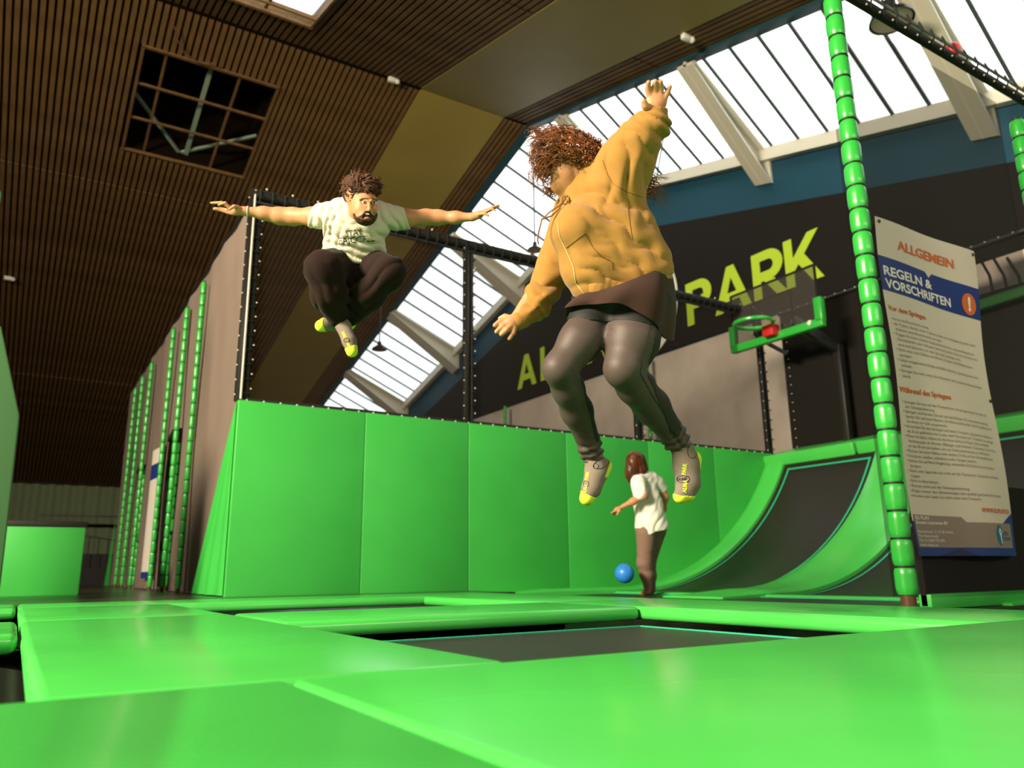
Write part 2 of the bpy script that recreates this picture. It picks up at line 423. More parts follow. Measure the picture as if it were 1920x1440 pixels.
# ------------------------------------------------------------------ trampolines and safety pads
def pad(name, ext, label, group, sag=0.0, r=.028):
    o = box_obj(name, ext, GREEN, None, bevel=r, seg=3)
    tag(o, label, 'pad', group)
    return o
PT, PB = 0.0, -0.075
PADS = 'green safety pads between the trampolines'
def trampoline(x0, x1, y0, y1, label, sag=0.03):
    t = empty('trampoline', ((x0 + x1) / 2, (y0 + y1) / 2, -.10))
    tag(t, label, 'trampoline', 'black trampolines set in the green pads')
    hx, hy = (x1 - x0) / 2, (y1 - y0) / 2
    ins = .10
    def f(u, v):
        a, b = (u * 2 - 1), (v * 2 - 1)
        return Vector((a * (hx - ins), b * (hy - ins), -sag * (1 - a * a) * (1 - b * b)))
    MB().grid(f, 16, 16).build('bed', BED, t)
    for (a, b) in (((-1, -1), (1, -1)), ((1, -1), (1, 1)), ((1, 1), (-1, 1)), ((-1, 1), (-1, -1))):
        MB().bar(Vector((a[0] * (hx - ins), a[1] * (hy - ins), .002)), Vector((b[0] * (hx - ins), b[1] * (hy - ins), .002)), .022, .006).build('edge_webbing', TRIM, t)
        MB().tube([Vector((a[0] * (hx + .07), a[1] * (hy + .07), -.05)), Vector((b[0] * (hx + .07), b[1] * (hy + .07), -.05))], .03, 8).build('frame_tube', BLACK, t)
    sp = MB(); k = 0
    for s_ in (-1, 1):
        for i in range(28):
            u = -hx + ins + (i + .5) * (2 * hx - 2 * ins) / 28
            sp.tube([(u, s_ * (hy - ins), 0), (u, s_ * (hy + .06), -.04)], .008, 5)
            u = -hy + ins + (i + .5) * (2 * hy - 2 * ins) / 28
            sp.tube([(s_ * (hx - ins), u, 0), (s_ * (hx + .06), u, -.04)], .008, 5)
    q = sp.build('spring_rows', BLACK, t); q['kind'] = 'stuff'
    return t
trampoline(1.0, 3.05, 1.6, 3.5, 'black trampoline bed nearest the camera, under the jumping woman')
trampoline(1.0, 3.05, 4.45, 6.37, 'black trampoline bed just behind the nearest one')
trampoline(-2.0, 0.05, 1.6, 3.5, 'black trampoline bed cut off at the left edge')
trampoline(-2.0, 0.05, 4.45, 6.37, 'black trampoline bed at far left behind the cut off one')

# pads: long ones run side to side, short ones between the beds
pad('safety_pad', (-3.0, .475, -.6, 1.60, PB, PT), 'wide green pad filling the lower left foreground', PADS, r=.016)
pad('safety_pad', (.485, 4.0, -.6, 1.60, PB, PT), 'wide green pad filling the lower right foreground', PADS, r=.016)
pad('safety_pad', (.05, 1.0, 1.60, 4.44, PB, PT), 'green pad left of the nearest trampoline with dark reflections', PADS)
pad('safety_pad', (1.01, 3.04, 3.5, 4.44, PB, PT), 'green pad along the far edge of the nearest trampoline', PADS)
pad('safety_pad', (3.05, 4.0, 1.6, 4.45, PB, PT), 'green pad along the right edge of the nearest trampoline', PADS)
pad('safety_pad', (.05, 1.0, 4.46, 6.36, PB, PT), 'narrow green pad left of the second trampoline', PADS)
pad('safety_pad', (3.05, 4.0, 4.46, 6.36, PB, PT), 'narrow green pad right of the second trampoline', PADS)
pad('safety_pad', (.05, 4.0, 6.37, 7.30, PB, PT), 'green pad running along the foot of the padded wall', PADS)
pad('safety_pad', (-3.0, .04, 3.5, 4.45, PB, PT), 'green pad at far left between two trampolines', PADS)
pad('safety_pad', (-3.0, .04, 6.37, 7.30, PB, PT), 'green pad at far left in front of the low green block', PADS)
pad('safety_pad', (4.0, 10.0, -1.2, 1.20, PB, PT), 'green pad strip at the right below the banner', PADS)

# court floor and walkway
t = MB().box(-3.0, 1.9, 7.30, 24.0, -.10, -.012).build('walkway_floor', FLOORM); tag(t, 'dark glossy walkway floor along the brown mesh wall', 'floor', kind='structure')
t = MB().box(1.9, 4.6, 7.30, 8.25, -.10, -.012).build('walkway_floor', FLOORM); tag(t, 'dark floor strip at the foot of the green padded wall', 'floor', kind='structure')
t = empty('court_trampoline', (5.3, 5.0, -.08)); tag(t, 'long black trampoline bed of the ball court under the woman in white', 'trampoline')
def f(u, v): return Vector((-1.3 + 2.42 * u, -3.75 + 6.6 * v, -.006 * math.sin(math.pi * u)))
MB().grid(f, 8, 12).build('bed', BED, t)
for a, b in (((-1.28, -3.7), (-1.28, 2.85)), ((1.10, -3.7), (1.10, 2.85))):
    MB().bar((a[0], a[1], .004), (b[0], b[1], .004), .03, .008).build('edge_webbing', TRIM, t)

# ------------------------------------------------------------------ padded wall
WY = 8.39
pw = empty('padded_wall', (1.8, WY, 0)); tag(pw, 'long bright green padded wall in upright panels below the black net', 'padded wall')
seams = [1.797, 3.22, 4.57, 6.05, 7.50, 8.82, 10.14]
for a, b in zip(seams, seams[1:]):
    q = MB().box(a + .0015 - 1.8, b - .0015 - 1.8, -.10, 0.0, -.1, 2.0).build('wall_panel', GREEN_WALL, pw, bevel=.010, seg=3)
MB().box(-.0, 8.4, -.02, .06, 1.985, 2.05).build('top_rail', BLACKP, pw, bevel=.01, seg=1)
rv = MB()
for i in range(46): rv.sphere((.1 + i * .18, -.03, 2.018), .011, 6, 4)
q = rv.build('rivet_row', RIVET, pw); q['kind'] = 'stuff'
# pleated green flank where the wall turns the corner
def fl(u, v):
    top = Vector((1.80, WY - .06, 2.0)); z = 2.0 * (1 - v)
    y = WY - .06 + (9.95 - WY) * v * u
    return Vector((1.80 - 1.8 - .012 - .03 * v * math.sin(u * math.pi) - .018 * v * math.sin(u * 21), y - WY, z))
MB().grid(fl, 40, 24).build('flank_panel', GREEN_WALL, pw)

# ------------------------------------------------------------------ front net with posts and beam
NT = 4.45
nt_ = empty('front_net', (1.8, WY, 2.0)); tag(nt_, 'fine black safety net above the green padded wall', 'net')
MB().add([(0, .03, .03), (8.36, .03, .03), (8.36, .03, 2.42), (0, .03, 2.42)], [(0, 1, 2, 3)]).build('mesh_panel', NETF, nt_, smooth=False)
def lace(path_a, path_b, n, r=.012, side=Vector((0, -.05, 0))):
    g = MB(); a = Vector(path_a); b = Vector(path_b)
    for i in range(n):
        p = a.lerp(b, (i + .5) / n); d = (b - a).normalized()
        g.sphere(p + side, r, 6, 4)
    return g
beam = empty('net_beam', (1.8, WY, NT)); tag(beam, 'black padded top beam of the front net', 'beam')
MB().tube([(0, 0, -.03), (8.4, 0, -.03)], .065, 12).build('padded_tube', BLACKP, beam)
MB().tube([(0, -.02, -.13), (8.4, -.02, -.13)], .022, 8).build('net_rope', BLACK, beam)
g = MB()
for i in range(60): x = .08 + i * .14; g.tube([(x, -.07, .01), (x, -.085, -.08), (x, -.03, -.15)], .008, 5)
q = g.build('tie_row', STRAP, beam); q['kind'] = 'stuff'
g = MB()
for i in range(28): g.sphere((.15 + i * .3, -.06, .035), .013, 6, 4)
q = g.build('rivet_row', RIVET, beam); q['kind'] = 'stuff'
def net_post(x, y, z0, z1, label, along=(1, 0)):
    p = empty('net_post', (x, y, z0)); tag(p, label, 'post', 'black posts of the front net')
    h = z1 - z0
    MB().box(-.055, .015, -.035, .035, 0, h).build('steel_tube', BLACK, p, bevel=.008)
    MB().tube([(.06, 0, 0), (.06, 0, h)], .026, 10).build('padded_tube', BLACKP, p)
    g = MB(); n = int(h / .16)
    for i in range(n):
        z = (i + .5) * h / n
        g.tube([(.03, -.05, z), (.10, -.035, z + .01), (.10, .035, z)], .007, 5)
    q = g.build('tie_row', STRAP, p); q['kind'] = 'stuff'
    g = MB()
    for i in range(n):
        g.sphere((.105, -.02, (i + .9) * h / n), .010, 6, 4); g.sphere((-.06, -.03, (i + .4) * h / n), .009, 6, 4)
    q = g.build('rivet_row', RIVET, p); q['kind'] = 'stuff'
net_post(1.83, WY, 2.0, NT, 'black net post at the left corner of the padded wall')
net_post(4.60, WY, 2.0, NT, 'black net post between the two jumping people')
net_post(7.42, WY, 2.0, NT, 'black net post partly hidden behind the hoodie woman legs')
net_post(10.20, WY, 2.0, NT, 'black net post beside the basketball hoop')

# ------------------------------------------------------------------ padded poles
SEG = 0.172
_rng = random.Random(3)
def foam_mesh(r):
    g = MB(); prof = []
    for i in range(9):
        t = i / 8; e = abs(2 * t - 1)
        prof.append((r * (1 - .17 * e ** 5) , .004 + t * (SEG - .008)))
    g.lathe(prof, 18); return g.mesh('foam_segment', angle=80)
FOAM = foam_mesh(.064); FOAM.materials.append(GREEN_FOAM)
_g = MB(); _g.lathe([(.050, -.006), (.060, -.006), (.060, .006), (.050, .006)], 18); STR = _g.mesh('strap'); STR.materials.append(STRAP)
def pole(x, y, z0, n, label, group, k0=1.0):
    p = empty('padded_pole', (x, y, z0)); tag(p, label, 'pole', group)
    for i in range(n):
        o = link('foam_segment', FOAM, p, loc=(0, 0, .05 + i * SEG)); o.rotation_euler = (0, 0, _rng.random() * 6.28)
        k = k0 * (.97 + _rng.random() * .06); o.scale = (k, k, 1)
        if i: link('strap', STR, p, loc=(0, 0, .05 + i * SEG)).scale = (k0, k0, 1)
    MB().tube([(0, 0, -.012), (0, 0, .07)], .045 * k0, 12).build('steel_foot', mat('brown_steel', (.09, .04, .02), rough=.4), p)
    MB().tube([(0, 0, .05), (0, 0, .05 + n * SEG + .02)], .04 * k0, 12).build('core_tube', BLACK, p)
    return p
pole(4.68, 2.90, -.02, 26, 'tall green foam pole with black straps left of the rules banner', 'green foam poles holding the right net')
pole(7.32, 2.90, -.02, 24, 'green foam pole cut off at the right edge', 'green foam poles holding the right net')
for i, Y in enumerate((10.86, 12.11, 13.33, 15.78, 17.04, 18.17)):
    nm = ['nearest the padded wall', 'second from the padded wall', 'third, beside the white hanging banner', 'fourth from the padded wall',
          'fifth from the padded wall', 'farthest from the padded wall'][i]
    pole(1.78, Y, -.012, 24, 'slim green foam pole on the brown mesh wall, ' + nm, 'green foam poles along the brown mesh wall', .6)
pole(1.98, 13.28, -.012, 13, 'short dark green foam pole inside the nearer doorway', 'green foam poles inside the doorways')
pole(1.98, 17.0, -.012, 13, 'short dark green foam pole inside the farther doorway', 'green foam poles inside the doorways')
q = at_Y(2, 450, 9.0)
pole(q.x - .12, 9.0, 2.5, 9, 'green foam pole just showing at the left edge', 'green foam poles along the brown mesh wall')

# ------------------------------------------------------------------ brown mesh wall with two doorways
bw = empty('mesh_wall', (1.86, WY, 0)); tag(bw, 'tall brown grey mesh wall with green poles receding on the left', 'mesh wall')
DO = ((12.2, 13.25, 2.3), (15.86, 16.95, 2.2))
def wallpt(y, z): return Vector((.012 * math.sin(y * 3.1 + z) + .008 * math.sin(y * 7.7 - z * 2), y - WY, z))
def wallpatch(y0, y1, z0, z1, skew=False):
    def f(u, v):
        z = z0 + (z1 - z0) * v
        a = y0 + (max(0.0, (1.55 * (1 - z / 2.0))) if skew and z < 2 else 0)
        return wallpt(a + (y1 - a) * u, z)
    MB().grid(f, max(2, int((y1 - y0) * 6)), max(2, int((z1 - z0) * 6))).build('mesh_panel', TARP, bw)
wallpatch(WY + .02, 12.2, 0, NT, True); wallpatch(12.2, 13.25, 2.3, NT); wallpatch(13.25, 15.86, 0, NT)
wallpatch(15.86, 16.95, 2.2, NT); wallpatch(16.95, 20.1, 0, NT)
MB().tube([(0, 0, NT), (0, 11.7, NT)], .03, 8).build('top_rope', BLACK, bw)
MB().tube([(-.012, 0.0, 2.0), (-.012, 1.52, 0.0)], .02, 8).build('edge_rope', BLACK, bw)
MB().tube([(-.03, -.05, 2.02), (-.03, -.05, NT)], .012, 8).build('edge_rope', mat('pale_cord', (.55, .5, .42), rough=.5), bw)
g = MB()
for i in range(13): g.sphere((-.03, i * .117, 2.0 - i * .153), .011, 6, 4)
q = g.build('rivet_row', RIVET, bw); q['kind'] = 'stuff'
for (y0, y1, z) in DO:
    MB().tube([(-.01, y0 - WY, z), (-.02, (y0 + y1) / 2 - WY, z + .07), (-.01, y1 - WY, z)], .03, 8).build('door_arch', BLACKP, bw)
    MB().box(.5, .55, y0 - WY - .6, y1 - WY + .6, 0, z + .2).build('door_dark_sheet', BLACKP, bw)  # black sheet standing in for the dark inside the doorway
    MB().box(.05, .12, y0 - WY, y1 - WY, .85, 1.02).build('door_bar', GREEN_FOAM, bw, bevel=.02)
def fl2(u, v): return Vector((-.03 - .02 * math.sin(u * 9) * v, 20.1 - WY - .1 + 1.0 * u * v, 1.5 * (1 - v)))
MB().grid(fl2, 12, 8).build('flank_panel', GREEN_WALL, bw)
# white banner on it
def hb(u, v): return Vector((1.835 - .03 + .02 * math.sin(u * 5), 13.42 + 1.05 * u, .16 + 2.12 * v))
hbn = empty('hanging_banner', (0, 0, 0)); tag(hbn, 'small white hanging banner with blue bands on the brown mesh wall', 'banner')
BLUEP = mat('navy_print', (.012, .035, .20), rough=.45)
MB().grid(hb, 12, 16).build('sheet', mat('white_vinyl_sheet', (.72, .68, .60), rough=.45, spec=.4), hbn)
MB().grid(lambda u, v: hb(u, .76 + .12 * v) + Vector((-.004, 0, 0)), 12, 2).build('blue_band', BLUEP, hbn)
MB().grid(lambda u, v: hb(u, .0 + .05 * v) + Vector((-.004, 0, 0)), 12, 2).build('blue_band', BLUEP, hbn)

# far left: low block, wall end in shade-toned green, stair rail
lb = empty('low_padded_block', (.27, 11.2, 0)); tag(lb, 'low square green padded block with black top edge at left', 'padded block')
MB().box(-.42, .42, -.2, .2, -.02, .80).build('green_pad', GREEN_WALL, lb, bevel=.02)
MB().box(-.43, .43, -.21, .21, .79, .86).build('black_cap', BLACKP, lb, bevel=.01)
we = empty('padded_wall_end', (-.3, 8.4, 0)); tag(we, 'shaded green end of a padded wall at the left edge', 'padded wall')
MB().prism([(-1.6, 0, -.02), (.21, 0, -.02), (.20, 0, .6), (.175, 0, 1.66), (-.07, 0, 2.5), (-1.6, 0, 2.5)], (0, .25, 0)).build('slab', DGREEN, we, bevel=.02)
sr = empty('stair_rail', (1.0, 26.0, 0)); tag(sr, 'black stair railing in the dark beyond the low green block', 'railing')
MB().box(-.6, 1.6, .2, 1.2, -.1, .85).build('stair_side', BLACKP, sr)
MB().bar((-.6, 0, 1.55), (1.6, 0, 1.2), .05, .05).build('handrail', BLACK, sr)
for i in range(9):
    x = -.5 + i * .25; MB().tube([(x, 0, .5), (x, 0, 1.53 - .16 * i * .25)], .015, 6).build('baluster', BLACK, sr)
MB().box(-.6, 1.6, .0, .06, 1.9, 1.95).build('handrail', BLACK, sr)

# ------------------------------------------------------------------ curved wall ramp
RX0, RR, RTH = 6.75, 3.74, math.radians(61)
def rpt(s, y, off=0.0):          # s: arc length from the foot (negative = flat run-out)
    if s < 0: return Vector((RX0 + s, y, -.07 + off))
    th = min(s / RR, RTH); c = Vector((RX0, y, -.07 + RR))
    n = Vector((-math.sin(th), 0, math.cos(th)))
    p = c - n * RR
    ex = s - th * RR
    if ex > 0: p += Vector((math.cos(th), 0, math.sin(th))) * ex
    return p + n * off
SM = RR * RTH
ramp = empty('wall_ramp', (RX0, 6, 0)); tag(ramp, 'curved black trampoline ramp with green pads rising behind the woman in white', 'ramp')
def rgrid(s0, s1, y0, y1, off, ns, ny, th=0.0, bulge=0.0):
    def f(u, v):
        y = y0 + (y1 - y0) * v
        return rpt(s0 + (s1 - s0) * u, y, off + bulge * (1 - (2 * v - 1) ** 4)) - Vector((RX0, 6, 0))
    g = MB(); g.grid(f, ns, ny)
    return g
def rpad(s0, s1, y0, y1, name='side_pad'):
    tp_ = lambda u: min(1.0, .12 + (s1 - s0) * u / .9)
    g = MB(); g.grid(lambda u, v: rpt(s0 + (s1 - s0) * u, y0 + (y1 - y0) * v, (.03 + .035 * (1 - (2 * v - 1) ** 4)) * tp_(u)) - Vector((RX0, 6, 0)), 44, 8)
    for yy_ in (y0, y1):
        def f(u, v, yy_=yy_): return rpt(s0 + (s1 - s0) * u, yy_, -.08 + (.08 + .03 * tp_(u)) * v) - Vector((RX0, 6, 0))
        g.grid(f, 44, 1)
    def fe(u, v): return rpt(s0, y0 + (y1 - y0) * u, -.08 + (.08 + (.03 + .035 * (1 - (2 * u - 1) ** 4)) * .12) * v) - Vector((RX0, 6, 0))
    g.grid(fe, 8, 1)
    return g.build(name, GREEN, ramp)
bays = ((6.38, 7.90), (3.9, 5.5), (1.3, 3.0))
for (y0, y1) in bays:
    rgrid(-.12, SM - .05, y0 - .06, y1 + .06, -.01, 40, 6).build('bed', BED, ramp)
    for yy_ in (y0 + .07, y1 - .07):
        rgrid(.25, SM - .18, yy_ - .014, yy_ + .014, -.004, 40, 1).build('edge_webbing', TRIM, ramp)
    rgrid(SM - .215, SM - .185, y0 + .07, y1 - .07, -.004, 1, 4).build('edge_webbing', TRIM, ramp)
rpad(-2.1, SM, 7.93, 8.30); rpad(-.9, SM, 5.52, 6.36); rpad(-.6, SM, 3.02, 3.88); rpad(-.3, SM, .8, 1.28)
# platform pad along the top
tp = rpt(SM, 0)
for (y0, y1) in ((6.70, 8.36), (3.6, 6.66), (.8, 3.56)):
    MB().hexa([(tp.x - .06 - RX0, y0 - 6, tp.z - .10), (tp.x + .62 - RX0, y0 - 6, tp.z + .02), (tp.x + .62 - RX0, y1 - 6, tp.z + .02), (tp.x - .06 - RX0, y1 - 6, tp.z - .10),
               (tp.x - .10 - RX0, y0 - 6, tp.z + .08), (tp.x + .62 - RX0, y0 - 6, tp.z + .26), (tp.x + .62 - RX0, y1 - 6, tp.z + .26), (tp.x - .10 - RX0, y1 - 6, tp.z + .08)]).build('top_pad', GREEN, ramp, bevel=.025, seg=3)
fp = MB().box(6.46 - RX0, 6.62 - RX0, -5.0, 1.9, -.10, -.055).build('foot_pad', GREEN, ramp, bevel=.01)

# black tarp wall behind the ramp
bt = empty('tarp_wall', (10.75, 4, 1.9)); tag(bt, 'black tarp wall behind the ramp and basketball hoop', 'tarp')
g = MB()
yo0, yo1 = at_X(1920, 500, 10.75).y - 2.5, at_X(1816, 500, 10.75).y
zo0, zo1 = at_X(1870, 543, 10.75).z, at_X(1870, 482, 10.75).z
for (y0, y1, z0, z1) in ((yo1, 8.36, 1.9, NT), (yo0, yo1, 1.9, zo0), (yo0, yo1, zo1, NT + .25), (-2.5, yo0, 1.9, NT)):
    MB().box(0, .03, y0 - 4, y1 - 4, z0 - 1.9, z1 - 1.9).build('tarp_sheet', DARKBAN, bt, smooth=False)
MB().tube([(-.02, -6.5, NT - 1.88), (-.02, 4.36, NT - 1.88)], .03, 8).build('top_tube', BLACK, bt)
g = MB()
for i in range(60): g.sphere((-.05, 4.3 - i * .18, NT - 1.86), .012, 6, 4)
for i in range(16): g.sphere((-.02, 4.25, .1 + i * .15), .010, 6, 4)
q = g.build('rivet_row', RIVET, bt); q['kind'] = 'stuff'
ra, rb = at_X(1838, 575, 10.6), at_X(1925, 540, 10.6)
gb = empty('green_rail', ra); tag(gb, 'dim green padded rail behind the net right of the banner', 'rail')
MB().bar((0, .4, 0), rb - ra + Vector((0, -1.0, 0)), .12, .14).build('padded_tube', mat('dimmed_green_vinyl', (.012, .10, .02), rough=.5), gb, bevel=.03)  # base green darkened to carry the dimness behind the net
for k in range(3):
    a = at_X(1836 + 26 * k, 483, 10.79); b = at_X(1862 + 28 * k, 546, 10.79)
    MB().tube([a - Vector(bt.location), (a + b) / 2 + Vector((0, -.04, -.03)) - Vector(bt.location), b - Vector(bt.location)], .02, 6).build('cable', BLACK, bt)
for (px, py, zt_, nm) in ((947, 770, 3.6, 'slim green foam pole before the concrete wall behind the net, farther one'), (1217, 760, 4.0, 'slim green foam pole before the concrete wall behind the net, nearer one')):
    q_ = at_X(px, py, 11.7); pole(q_.x, q_.y, -.1, 29, nm, 'green foam poles before the concrete wall', .75)

# ------------------------------------------------------------------ basketball hoop
XH = 9.75
c_bl, c_br, c_tr, c_tl = at_X(1378, 655, XH), at_X(1537, 598, XH), at_X(1526, 497, XH), at_X(1379, 553, XH)
hoop = empty('basketball_hoop', (10.9, c_br.y + .1, 2.0)); tag(hoop, 'basketball hoop with clear backboard, green rim and padded green edge', 'basketball hoop')
HO = Vector(hoop.location)
zb, zt = (c_bl.z + c_br.z) / 2, (c_tl.z + c_tr.z) / 2
y0, y1 = c_br.y, c_bl.y
ACR = net_mat('smoked_acrylic', (0.10, 0.09, 0.085), 0.30)
_an = ACR.node_tree; _gl = _an.nodes.new('ShaderNodeBsdfGlossy'); _gl.inputs['Roughness'].default_value = .15; _gl.inputs['Color'].default_value = (.5, .5, .5, 1)
_mx = _an.nodes.new('ShaderNodeMixShader'); _mx.inputs[0].default_value = .10
_o = [n for n in _an.nodes if n.type == 'OUTPUT_MATERIAL'][0]; _src = _o.inputs[0].links[0].from_socket
_an.links.new(_src, _mx.inputs[1]); _an.links.new(_gl.outputs[0], _mx.inputs[2]); _an.links.new(_mx.outputs[0], _o.inputs[0])
def hb_(o, *a, **k): return o
bd = MB().box(-.012, .012, y0, y1, zb, zt); 
o = bd.build('backboard', ACR, hoop, smooth=False); o.location = Vector((XH, 0, 0)) - HO
fr = MB()
for (a, b) in (((y0, zb), (y1, zb)), ((y1, zb), (y1, zt)), ((y1, zt), (y0, zt)), ((y0, zt), (y0, zb))):
    fr.bar((0, a[0], a[1]), (0, b[0], b[1]), .03, .03, up=(1, 0, 0))
ym = y0 * .55 + y1 * .45; dy, z2 = (y1 - y0) * .30, zb + (zt - zb) * .72
for (a, b) in (((ym - dy * .55, zb + .1), (ym - dy * .55, z2)), ((ym - dy * .55, z2), (ym + dy, z2)), ((ym + dy, z2), (ym + dy, zb + .1))):
    fr.bar((.014, a[0], a[1]), (.014, b[0], b[1]), .02, .02, up=(1, 0, 0))
o = fr.build('board_frame', BLACK, o, smooth=False)
ep = MB(); ep.box(-.06, .06, y0 - .07, y1 + .05, zb - .10, zb + .03); o = ep.build('edge_pad', GREEN_FOAM, hoop, bevel=.02); o.location = Vector((XH, 0, 0)) - HO
ep = MB(); ep.box(-.06, .06, y0 - .08, y0 + .05, zb - .02, zb + .36); o = ep.build('edge_pad', GREEN_FOAM, hoop, bevel=.02); o.location = Vector((XH, 0, 0)) - HO
ep = MB(); ep.box(-.06, .06, y1 - .05, y1 + .06, zb - .02, zb + .36); o = ep.build('edge_pad', GREEN_FOAM, hoop, bevel=.02); o.location = Vector((XH, 0, 0)) - HO
yr = at_X(1412, 605, XH - .35).y; zr = zb + .22
yr = (at_X(1413, 606, XH - .42)).y; zr = at_X(1413, 606, XH - .42).z
g = MB(); R_ = .29
g.tube([(XH - .42 + R_ * math.cos(t * math.pi / 18), yr + R_ * math.sin(t * math.pi / 18), zr) for t in range(37)], .032, 10)
o = g.build('rim', GREEN_FOAM, hoop); o.location = -HO
yk = at_X(1446, 620, XH - .1).y; zk = at_X(1446, 620, XH - .1).z
g = MB(); g.box(XH - .20, XH - .01, yk - .10, yk + .10, zk - .10, zk + .09); o = g.build('rim_mount', RED, hoop, bevel=.02); o.location = -HO
yp = at_X(1580, 740, 10.5).y
zp = at_X(1563, 648, 10.5).z
g = MB(); g.box(10.45, 10.58, yp - .06, yp + .06, 2.0, zp); o = g.build('upright', BLACK, hoop, bevel=.01); o.location = -HO
g = MB(); g.bar((10.5, yp, zp - .06), (XH + .02, (y0 * .7 + y1 * .3), zb + .14), .12, .16); o = g.build('arm', BLACK, hoop, bevel=.01); o.location = -HO
g = MB(); g.bar((XH + .05, y0 * .3 + y1 * .7, zb + .2), (XH + .05, y0 * .3 + y1 * .7, zb - .05), .05, .05, up=(1, 0, 0)); g.bar((XH + .05, y0 * .3 + y1 * .7, zb + .02), (10.2, y0 * .4 + y1 * .6, zb - .2), .05, .05); o = g.build('brace', BLACK, hoop); o.location = -HO
wp = at_X(1519, 606, XH - .03); o = MB().sphere(wp, .05, 8, 5).build('white_patch', WHITEP, hoop); o.location = -HO; o.scale = (1, 1, 1)

# ------------------------------------------------------------------ right net with beam
NY = 2.90
rn = empty('right_net', (4.68, NY + .13, 0)); tag(rn, 'grey see-through safety net right of the tall green pole', 'net')
MB().add([(0.05, 0, .02), (2.62, 0, .02), (2.62, 0, 4.42), (0.05, 0, 4.42)], [(0, 1, 2, 3)]).build('mesh_panel', NETR, rn, smooth=False)
rb_ = empty('net_beam', (4.68, NY, NT)); tag(rb_, 'black padded beam slanting across the upper right corner', 'beam')
MB().tube([(-.2, 0, 0), (6.0, 0, 0)], .04, 10).build('padded_tube', BLACKP, rb_)
MB().tube([(-.2, -.02, .09), (6.0, -.02, .09)], .014, 8).build('net_rope', mat('grey_rope', (.25, .25, .27), rough=.6), rb_)
g = MB()
for i in range(28): x = .1 + i * .17; g.tube([(x, -.03, -.04), (x, -.055, .04), (x, -.035, .11)], .008, 5)
q = g.build('tie_row', STRAP, rb_); q['kind'] = 'stuff'
g = MB()
for i in range(32): g.sphere((.05 + i * .17, -.035, -.03), .009, 6, 4)
q = g.build('rivet_row', RIVET, rb_); q['kind'] = 'stuff'
fb = empty('foot_panel', (6.45, NY + .22, 0)); tag(fb, 'black floor level panel behind the rules banner', 'panel')
MB().box(-1.2, .70, 0, .04, -.06, .80).build('sheet', DARKBAN, fb, smooth=False)
MB().box(-1.2, .70, -.03, .06, -.08, .02).build('edge', GREEN_WALL, fb, bevel=.01)

# ------------------------------------------------------------------ pendant lamps and ceiling fittings
LAMPM = mat('dark_lamp_shade', (.05, .05, .05), rough=.35, metal=.6)
def lamp(p, r, label, ctop):
    o = empty('pendant_lamp', p); tag(o, label, 'lamp', 'dark pendant lamps under the roof')
    MB().lathe([(r, 0), (r * .93, r * .22), (r * .55, r * .5), (r * .30, r * .62), (r * .28, r * 1.1), (.02, r * 1.2)], 24).build('shade', LAMPM, o)
    MB().lathe([(.001, r * .05), (r * .9, r * .05)], 24).build('diffuser', mat('lamp_diffuser', (.45, .40, .30), rough=.5), o)
    MB().tube([(0, 0, r * 1.1), (0, 0, ctop)], .02, 6).build('cord', BLACK, o)
lamp(at_Y(1003, 470, 13.0), .17, 'dark pendant lamp beside the raised hoodie sleeve', 2.2)
lamp(at_Y(711, 656, 18.5), .20, 'small dark pendant lamp low against the roof glazing', 3.0)
q_ = at_X(1672, 40, 9.6)
lamp(q_, .30, 'dark pendant lamp crossed by the black beam at upper right', .6)
for (px, py, nm) in ((735, 148, 'small white fitting on the ceiling ridge above the man'), (15, 520, 'small white fitting on the ceiling near the left edge'), (1286, 68, 'small white fitting on the slats near the upper right')):
    d = ray(px, py); 
    t0 = (ZR - SL * YR - CAM.z) / (d.z - SL * d.y); t1 = (ZR + SL * YR - CAM.z) / (d.z + SL * d.y)
    tt = t0 if (CAM + d * t0).y < YR else t1
    p = CAM + d * (tt * .995)
    o = empty('ceiling_fitting', p); tag(o, nm, 'fitting')
    MB().box(-.09, .09, -.05, .05, -.08, .03).build('housing', WHITEP, o, bevel=.02)
    MB().sphere((.12, -.02, -.04), .06, 8, 5).build('dome', WHITEP, o)
q_ = at_X(1787, 94, 9.6)
o = MB().sphere((0, 0, 0), .10, 16, 10).build('red_ball', RED); o.location = q_; tag(o, 'small red ball stuck above the black beam', 'ball')
# loose cable on the ceiling and tie rods
ca = []
for px, py in ((327, 50), (333, 75), (345, 98), (368, 115), (395, 119), (405, 119)):
    d = ray(px, py); t1 = (ZR + SL * YR - CAM.z) / (d.z + SL * d.y); ca.append(CAM + d * (t1 * .992))
tag(MB().tube(ca, .015, 6).build('loose_cable', mat('brown_cable', (.12, .05, .03), rough=.5)), 'loose brown cable hanging above the dark ceiling opening', 'cable')
tag(MB().tube([at_X(1265, 128, 10.2), at_X(1232, 330, 11.5)], .018, 6).build('tie_rod', TEALD), 'thin dark tie rod beside the raised hand', 'rod', 'tie rods under the glazing')
tag(MB().tube([at_X(862, 424, 9.9), at_X(1030, 412, 11.6)], .025, 6).build('tie_rod', TEALD), 'thin dark tie rod below the glazing beside the man hand', 'rod', 'tie rods under the glazing')
